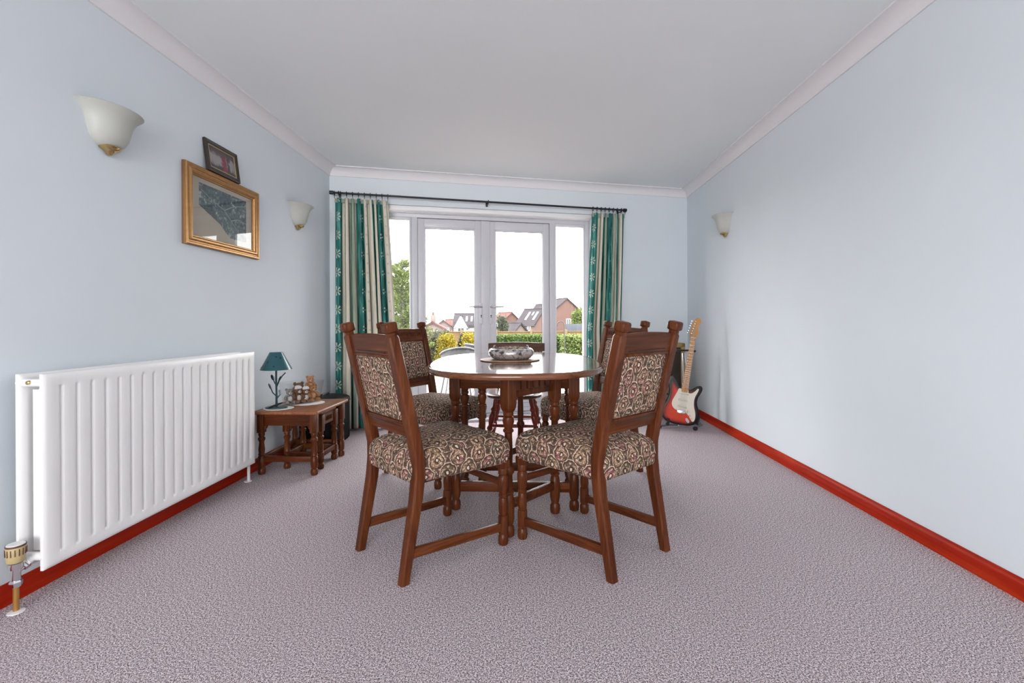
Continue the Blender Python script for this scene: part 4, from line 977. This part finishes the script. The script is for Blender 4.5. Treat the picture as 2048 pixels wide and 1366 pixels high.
def leaves(name, mat, blobs, n, size, seed, parent=None, loc=(0, 0, 0), stem=0.55, kind='stuff'):
    "n small leaf quads scattered through ellipsoids (cx,cy,cz,rx,ry,rz)"
    rnd = random.Random(seed); mb = MB(); tot = sum(b[3] * b[4] * b[5] for b in blobs)
    for b in blobs:
        for _ in range(int(n * b[3] * b[4] * b[5] / tot) + 8):
            while True:
                p = Vector((rnd.uniform(-1, 1), rnd.uniform(-1, 1), rnd.uniform(-1, 1)))
                if stem < p.length < 1: break
            c = Vector((b[0] + p.x * b[3], b[1] + p.y * b[4], b[2] + p.z * b[5])); s_ = size * rnd.uniform(.6, 1.4)
            u = Vector((rnd.gauss(0, 1), rnd.gauss(0, 1), rnd.gauss(0, 1))).normalized(); w = u.orthogonal().normalized(); w.rotate(Matrix.Rotation(rnd.uniform(0, 6.28), 3, u))
            mb.add([c - u * s_, c + w * s_ * .45, c + u * s_, c - w * s_ * .45], [(0, 1, 2, 3)])
    me = bpy.data.meshes.new(name); me.from_pydata(mb.v, [], mb.f); me.materials.append(mat)
    return put(name, me, None, parent, loc, kind=kind)
GREEN = leaf_mat('hedge_leaf', [(.018, .040, .005), (.045, .090, .010), (.085, .145, .014), (.13, .19, .025)])
LIME = leaf_mat('lime_leaf', [(.06, .10, .016), (.12, .17, .030), (.18, .225, .055), (.23, .26, .10)])
YEL = leaf_mat('forsythia_bloom', [(.24, .165, .004), (.32, .24, .008), (.36, .28, .02), (.16, .16, .02)])
DKG = leaf_mat('dark_shrub_leaf', [(.010, .020, .008), (.022, .036, .016), (.035, .052, .026), (.05, .066, .04)])
BARK = plain('bark', (.05, .04, .03), .9, var=.3, scale=20)
def bush(name, lb, cat, x, y, r, h, mat, n, size, seed, group=None, stems=6):
    t = thing(name, lb, cat, (x, y, zg(y)), group=group); rnd = random.Random(seed); bl = []; hz = h
    for k_ in range(9):
        a = rnd.uniform(0, 6.28); q = rnd.uniform(.1, .6) * r; zz = rnd.uniform(.35, .8) * hz; bl.append((q * math.cos(a), q * math.sin(a), zz, r * rnd.uniform(.4, .6), r * rnd.uniform(.4, .6), min(hz - zz, zz) * .95 + .05))
    leaves('foliage', mat, bl, n, size, seed, t, stem=.3)
    sm = MB()
    for k_ in range(stems):
        a = rnd.uniform(0, 6.28); sm.tube([(.03 * math.cos(a), .03 * math.sin(a), 0), (r * .3 * math.cos(a), r * .3 * math.sin(a), h * .5), (r * .6 * math.cos(a), r * .6 * math.sin(a), h * .9)], [.018, .012, .005], 5)
    put('stems', sm, BARK, t)
    return t
bush('forsythia_bush', 'yellow flowering shrub in the garden nearer the left door frame', 'shrub', -2.56, 13.4, .40, 1.10, YEL, 4200, .034, 21, 'yellow flowering shrubs in the garden')
bush('forsythia_bush', 'brighter yellow flowering shrub in the garden beside the centre door frame', 'shrub', -1.70, 12.4, .36, 1.10, YEL, 4200, .034, 22, 'yellow flowering shrubs in the garden')
bush('garden_shrub', 'dark green shrub between the two yellow flowering shrubs', 'shrub', -2.13, 14.3, .22, 1.10, DKG, 2200, .040, 23)
bush('garden_shrub', 'pale green loose shrub behind the left yellow shrub', 'shrub', -3.45, 16.2, .75, 1.35, leaf_mat('olive_leaf', [(.05, .055, .025), (.085, .085, .04), (.11, .11, .06)]), 3000, .055, 24)

def hedge(name, lb, x0, x1, y, z0, z1, d, mat, seed, n):
    t = thing(name, lb, 'hedge', ((x0 + x1) / 2, y, z0)); L = x1 - x0; rnd = random.Random(seed)
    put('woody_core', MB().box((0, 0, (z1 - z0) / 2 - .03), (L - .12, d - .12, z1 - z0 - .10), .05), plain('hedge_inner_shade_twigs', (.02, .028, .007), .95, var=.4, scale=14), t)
    mb = MB()
    for _ in range(n):
        f = rnd.random()
        if f < .62: c = Vector((rnd.uniform(-L / 2, L / 2), -d / 2 + rnd.gauss(.02, .04), rnd.uniform(0, z1 - z0)))
        elif f < .9: c = Vector((rnd.uniform(-L / 2, L / 2), rnd.uniform(-d / 2, d / 2), z1 - z0 + rnd.gauss(-.03, .035)))
        else: c = Vector((rnd.choice((-1, 1)) * L / 2 + rnd.gauss(0, .03), rnd.uniform(-d / 2, d / 2), rnd.uniform(0, z1 - z0)))
        s_ = rnd.uniform(.03, .065); u = Vector((rnd.gauss(0, 1), rnd.gauss(0, 1), rnd.gauss(0, 1))).normalized(); w = u.orthogonal().normalized()
        mb.add([c - u * s_, c + w * s_ * .5, c + u * s_, c - w * s_ * .5], [(0, 1, 2, 3)])
    me = bpy.data.meshes.new('hedge_leaves'); me.from_pydata(mb.v, [], mb.f); me.materials.append(mat); put('hedge_leaves', me, None, t, kind='stuff')
hedge('hedge', 'clipped dark green hedge across the garden seen through the right door', -1.35, 1.15, 17.6, zg(17.6), .42, .8, GREEN, 31, 9000)
hedge('hedge', 'paler clipped hedge across the garden seen through the right side window', 1.10, 2.9, 16.4, zg(16.4), .44, .8, LIME, 32, 7000)

# timber fence
FZ0, FZ1, FY = zg(24), .46, 24.0
fence = thing('garden_fence', 'long orange-brown timber fence beyond the hedge', 'fence', (0, FY, FZ0)); fw = plain('new_fence_timber', (.15, .082, .028), .8, var=.12, scale=6); fw2 = plain('fence_post_timber', (.165, .095, .036), .8, var=.1, scale=6)
H = FZ1 - FZ0
post = mesh('post', MB().box((0, 0, H / 2 + .04), (.12, .12, H + .08), .01), fw2); brd = mesh('board', MB().box((0, 0, 0), (1.70, .02, .184), .006, None, 1), fw)
for k_ in range(-8, 9):
    put('post', post, None, fence, (k_ * 1.83, 0, 0))
    if k_ < 8:
        for j in range(8): put('board', brd, None, fence, (k_ * 1.83 + .915, .02 + .012 * (j % 2), .105 + j * .190))
        put('capping_rail', MB().box((k_ * 1.83 + .915, .02, H - .02), (1.72, .07, .04), .005), fw2, fence)

# trees
def conifer(name, lb, x, y, h, r, mat, seed, n):
    t = thing(name, lb, 'tree', (x, y, zg(y))); rnd = random.Random(seed); mb = MB(); br = MB()
    put('trunk', MB().tube([(0, 0, 0), (.02, 0, h * .5), (0, 0, h * .97)], [.09, .055, .012], 8), BARK, t)
    for k_ in range(70):
        z = h * (.08 + .9 * (k_ / 70) ** .85); L = r * (1 - z / h) ** .75 * rnd.uniform(.75, 1.1) + .06; a = rnd.uniform(0, 6.28)
        tip = Vector((L * math.cos(a), L * math.sin(a), z + L * .35)); b0 = Vector((0, 0, z)); br.tube([b0, (b0 + tip) / 2 - Vector((0, 0, .04 * L)), tip], [.016, .010, .004], 5)
        for _ in range(int(n / 70)):
            q = rnd.random() ** .6; c = b0.lerp(tip, q) + Vector((rnd.gauss(0, .05), rnd.gauss(0, .05), rnd.gauss(0, .045))); s_ = rnd.uniform(.02, .042)
            u = (tip - b0 + Vector((rnd.gauss(0, .3), rnd.gauss(0, .3), rnd.gauss(.1, .3))) * L).normalized(); w = u.orthogonal().normalized(); w.rotate(Matrix.Rotation(rnd.uniform(0, 6.28), 3, u))
            mb.add([c - u * s_, c + w * s_ * .35, c + u * s_ * 1.3, c - w * s_ * .35], [(0, 1, 2, 3)])
    put('branches', br, BARK, t)
    me = bpy.data.meshes.new('foliage'); me.from_pydata(mb.v, [], mb.f); me.materials.append(mat); put('foliage', me, None, t, kind='stuff')
conifer('conifer_tree', 'light green conifer close outside the left side window', -3.02, 10.6, 2.75, .80, LIME, 41, 16000)
conifer('conifer_tree', 'darker green conifer standing behind the light green one', -3.50, 12.4, 2.35, .62, DKG, 42, 9000)
def tree(name, lb, x, y, h, r, mat, seed, n, size):
    t = thing(name, lb, 'tree', (x, y, zg(y))); rnd = random.Random(seed)
    put('trunk', MB().tube([(0, 0, 0), (.05, 0, h * .4), (0, 0, h * .75)], [.16, .11, .04], 8), BARK, t)
    bl = [(rnd.uniform(-.45, .45) * r, rnd.uniform(-.45, .45) * r, h * rnd.uniform(.45, .8), r * rnd.uniform(.4, .6), r * .5, h * rnd.uniform(.14, .22)) for _ in range(10)]
    leaves('foliage', mat, bl, n, size, seed, t, stem=.25)
    bb = MB()
    for k_ in range(8):
        a = rnd.uniform(0, 6.28); bb.tube([(0, 0, h * .4), (r * .4 * math.cos(a), r * .4 * math.sin(a), h * .7), (r * .5 * math.cos(a), r * .5 * math.sin(a), h * rnd.uniform(.9, 1.04))], [.06, .035, .01], 5)
    put('branches', bb, BARK, t)
tree('garden_tree', 'airy light green tree in front of the brick gable on the right', 4.95, 45, 4.6, 1.35, LIME, 43, 3500, .12)
tree('garden_tree', 'thin pale tree behind the centre door frame', -3.9, 62, 3.9, 1.0, leaf_mat('pale_olive_leaf', [(.07, .08, .045), (.095, .105, .065), (.12, .125, .085)]), 44, 2200, .14)

# garden chairs on the patio
def garden_chair(lb, x, y, rz, mesh_col):
    t = thing('garden_chair', lb, 'chair', (x, y, -.145), (0, 0, R(rz)), group='round metal patio chairs')
    tubem = plain('silver_grey_tube', (.13, .133, .14), .4, .4)
    hoop = [(.25 * math.cos(a), .25 * math.sin(a) , .66 + .10 * max(0, math.sin(a))) for a in [math.pi * (-.30 + 1.6 * q / 20) for q in range(21)]]
    put('hoop_back', MB().tube(hoop, .012, 8), tubem, t)
    vs_, fs = [], []
    for p in hoop: vs_ += [(p[0] * .97, p[1] * .97, p[2] - .01), (p[0] * .80, p[1] * .80, .43)]
    for i in range(20): fs.append((2 * i, 2 * i + 2, 2 * i + 3, 2 * i + 1))
    o = put('woven_back', MB().add(vs_, fs), plain('grey_weave', mesh_col, .8, var=.2, scale=120), t); o.modifiers.new('thickness', 'SOLIDIFY').thickness = .008
    put('seat', MB().lathe([(.001, .425), (.25, .425), (.262, .435), (.25, .445), (.001, .44)], 28), plain('grey_seat_weave', (.06, .06, .065), .8), t)
    for a in (40, 140, 220, 320): put('leg', MB().tube([(.20 * math.cos(R(a)), .20 * math.sin(R(a)), .43), (.30 * math.cos(R(a)), .30 * math.sin(R(a)), 0)], .011, 8), tubem, t)
garden_chair('grey woven patio chair behind the left end of the table', -1.02, 6.35, 200, (.07, .068, .07))
garden_chair('patio chair with bright curved hoop next to the grey woven one', -.82, 7.3, 130, (.045, .046, .052))
# shepherd's crook
ck = put('plant_hook', MB().tube([(0, 0, 0), (0, 0, 1.16)] + [(-.075 + .075 * math.cos(a), 0, 1.16 + .075 * math.sin(a)) for a in [math.pi * q / 8 for q in range(1, 10)]], .010, 7), M['iron'], loc=(.705, 9.7, zg(9.7))); tag(ck, 'black iron crook standing in the lawn before the pale hedge', 'hook')

# ---- houses
brick = NT('red_brick'); tb_ = brick.n('ShaderNodeTexBrick'); brick.l(brick.coord(), tb_.inputs['Vector'])
for i, c in ((1, (.085, .040, .033, 1)), (2, (.098, .052, .042, 1)), (3, (.10, .08, .07, 1))): tb_.inputs[i].default_value = c
tb_.inputs['Scale'].default_value = 2.2; brick.set(tb_.outputs[0], .9); BRICK = brick.m
SLATE = plain('grey_slate', (.062, .054, .060), .95, spec=.05, var=.15, scale=1.5); REDT = plain('red_roof_tile', (.125, .066, .058), .95, spec=.05, var=.15, scale=1.5); REND = plain('white_render', (.55, .54, .52), .8); PINKB = plain('pale_pink_brick', (.19, .14, .13), .9, var=.08, scale=1.2)
PANE = plain('dark_window_pane', (.04, .043, .05), .15)
def house(lb, x, y, rz, w, d, he, hr, wallm, roofm, wins=(), sky=(), z0=None, over=.25, chimney=None):
    "gable faces local -y and +y, ridge along y. wins: (face, u, z, w, h); face 'f' front gable, 'l'/'r' sides. sky: (side, v, t, w, h)"
    x -= d / 2 * math.sin(R(rz)); y += d / 2 * math.cos(R(rz))     # x, y give the foot of the front gable
    t = thing('house', lb, 'house', (x, y, (zg(y) if z0 is None else z0)), (0, 0, R(rz)))
    out = [(-w / 2, 0), (w / 2, 0), (w / 2, he), (0, hr), (-w / 2, he)]
    put('walls', MB().prism(out, -d / 2, d / 2, XZ), wallm, t, smooth=0)
    sl_ = (hr - he) / (w / 2); th_ = .18
    for s_ in (-1, 1):
        e = w / 2 + over; o = [(0, hr + .02), (s_ * e, hr - sl_ * e + .02), (s_ * e, hr - sl_ * e + th_), (0, hr + th_)]
        put('roof_slope', MB().prism(o, -d / 2 - over, d / 2 + over, XZ), roofm, t, smooth=0)
        put('gutter', MB().tube([(s_ * (e + .03), -d / 2 - over, hr - sl_ * e), (s_ * (e + .03), d / 2 + over, hr - sl_ * e)], .08, 8), M['black'], t)
    put('ridge', MB().tube([(0, -d / 2 - over, hr + th_), (0, d / 2 + over, hr + th_)], .12, 8), roofm, t)
    for s_ in (-1, 1):
        put('bargeboard', MB().bar((0, -d / 2 - over + .03, hr + .05), (s_ * (w / 2 + over), -d / 2 - over + .03, hr - sl_ * (w / 2 + over) + .05), .06, .2, 0), M['white'] if wallm is REND else roofm, t)
    for f, u, z, ww, wh in wins:
        m = {'f': Matrix.Translation((u, -d / 2, z)), 'l': Matrix.Translation((-w / 2, u, z)) @ Matrix.Rotation(R(-90), 4, 'Z'), 'r': Matrix.Translation((w / 2, u, z)) @ Matrix.Rotation(R(90), 4, 'Z')}[f]
        fr2 = MB()
        for cx, cz, dx, dz in ((0, wh / 2, ww + .16, .1), (0, -wh / 2, ww + .24, .1), (-ww / 2, 0, .1, wh), (ww / 2, 0, .1, wh), (0, 0, .07, wh)): fr2.box((cx, -.03, cz), (dx, .12, dz))
        w_ = put('window', fr2.xf(m), M['white'], t); put('pane', MB().box((0, -.01, 0), (ww, .04, wh)).xf(m), PANE, w_)
    for s_, v, tt, ww, hh_ in sky:
        xx = s_ * tt * w / 2; zz = hr - sl_ * abs(xx) + th_ + .03; a = math.atan(sl_) * s_
        w_ = put('skylight', MB().box((0, 0, 0), (hh_, ww, .10)).xf(Matrix.Translation((xx, v, zz)) @ Matrix.Rotation(a, 4, 'Y')), M['white'], t)
        put('pane', MB().box((0, 0, .06), (hh_ - .2, ww - .2, .02)).xf(Matrix.Translation((xx, v, zz)) @ Matrix.Rotation(a, 4, 'Y')), plain('pale_reflective_pane', (.7, .72, .75), .1), w_)
    if chimney is not None:
        c = put('chimney', MB().box((0, chimney, hr + .4), (.7, .9, 1.4), .03), wallm, t); put('chimney_pot', MB().lathe([(.16, 0), (.14, .5)], 10, c=(0, chimney, hr + 1.05)), REDT, c)
    return t
def px(x, y, D): return (x - 1024) / 915 * D - .0416 * D, .96 - (y - 643.5) * D / 915
# numbers below are metres: gable position, turn, width, depth, eaves and ridge height over the ground
house('pale brick gable house with one white window at the far right', 7.70, 98, 26, 6.0, 8, 5.3, 7.63, BRICK, SLATE, (('f', .3, 2.6, 1.0, 1.5),))
house('brick house with slate roof and white skylights right of centre', 2.55, 90, 42, 5.0, 5.6, 2.3, 5.2, BRICK, SLATE, (('l', -1.2, 1.5, .9, .9), ('l', 1.0, 1.5, .9, .9), ('f', 1.2, 2.0, .9, 1.4)), ((-1, -1.7, .50, .45, 2.0), (-1, .6, .50, .45, 2.0), (-1, -.6, .35, .35, .8)))
house('taller brick house with plain slate roof behind the right door frame', 4.45, 113, 42, 5.8, 4.6, 3.8, 7.0, BRICK, SLATE, (('f', 0, 2.2, .9, 1.4),))
house('low brick garage with slate roof in front of the skylight house', -1.70, 74, 50, 3.3, 3.4, 1.15, 2.45, BRICK, SLATE)
house('brick house with brown roof just right of the centre door frame', -4.48, 106, 36, 4.4, 5.4, 3.1, 4.85, BRICK, REDT, (('f', .8, 2.0, .9, 1.2), ('l', 0, 2.0, 1.0, 1.0)))
house('white gabled house front seen through the left door', -14.65, 95, 0, 2.3, 2.2, 1.9, 3.95, REND, SLATE, (('f', 0, 1.2, 1.3, .8),))
house('white house with dark slate roof and two skylights behind the white gable', -12.2, 101, 90, 4.4, 4.6, 2.0, 4.5, REND, SLATE, (('l', .5, 1.2, .9, .8),), ((-1, -1.5, .5, .35, 1.4), (-1, -.4, .5, .35, 1.4)))
house('small red roofed house left of the white gabled house', -17.6, 112, 90, 3.6, 3.2, 2.0, 3.25, BRICK, REDT, (('l', .5, 1.1, .8, .8),))
house('terraced red roofed house far left through the left door', -19.3, 100, 12, 3.6, 5, 1.7, 3.1, PINKB, REDT, (('f', -.6, 1.1, .7, .8), ('f', .9, 1.1, .7, .8)))
house('pale pink brick house at the left edge of the left door', -13.9, 64, 8, 3.4, 5, 1.8, 2.7, PINKB, REDT, (('f', .6, 1.2, .7, .8),), chimney=-1.0)
# garden shed roof behind the fence, far right
shd = thing('garden_shed', 'dark grey roofed shed behind the fence at the right', 'shed', (3.25, 30, zg(30)))
put('shed_walls', MB().box((0, 0, .85), (1.5, 1.6, 1.7)), fw, shd); put('shed_roof', MB().bar((0, -.95, 1.70), (0, .95, 2.22), 1.9, .07, .01), plain('felt_roof', (.045, .05, .06), .95, spec=.05), shd)
# wooded hill on the horizon
hv, hf = [], []; rnd = random.Random(4)
for i in range(41):
    x = -260 + i * 8.0; hgt = 1 + 8.5 * math.exp(-((x + 92) / 42) ** 2) + rnd.uniform(0, .5)
    for k_, (yy, q) in enumerate(((600, 0), (640, 1.0), (720, 0))): hv.append((x, yy, -1.9 + hgt * q + (0 if q else 0)))
for i in range(40):
    for k_ in range(2): hf.append((i * 3 + k_, i * 3 + 3 + k_, i * 3 + 4 + k_, i * 3 + 1 + k_))
hl = struct('hill', MB().add(hv, hf), plain('distant_blue_green_wood', (.088, .108, .122), .95, var=.2, scale=.15), label='hazy blue-green hill on the horizon')
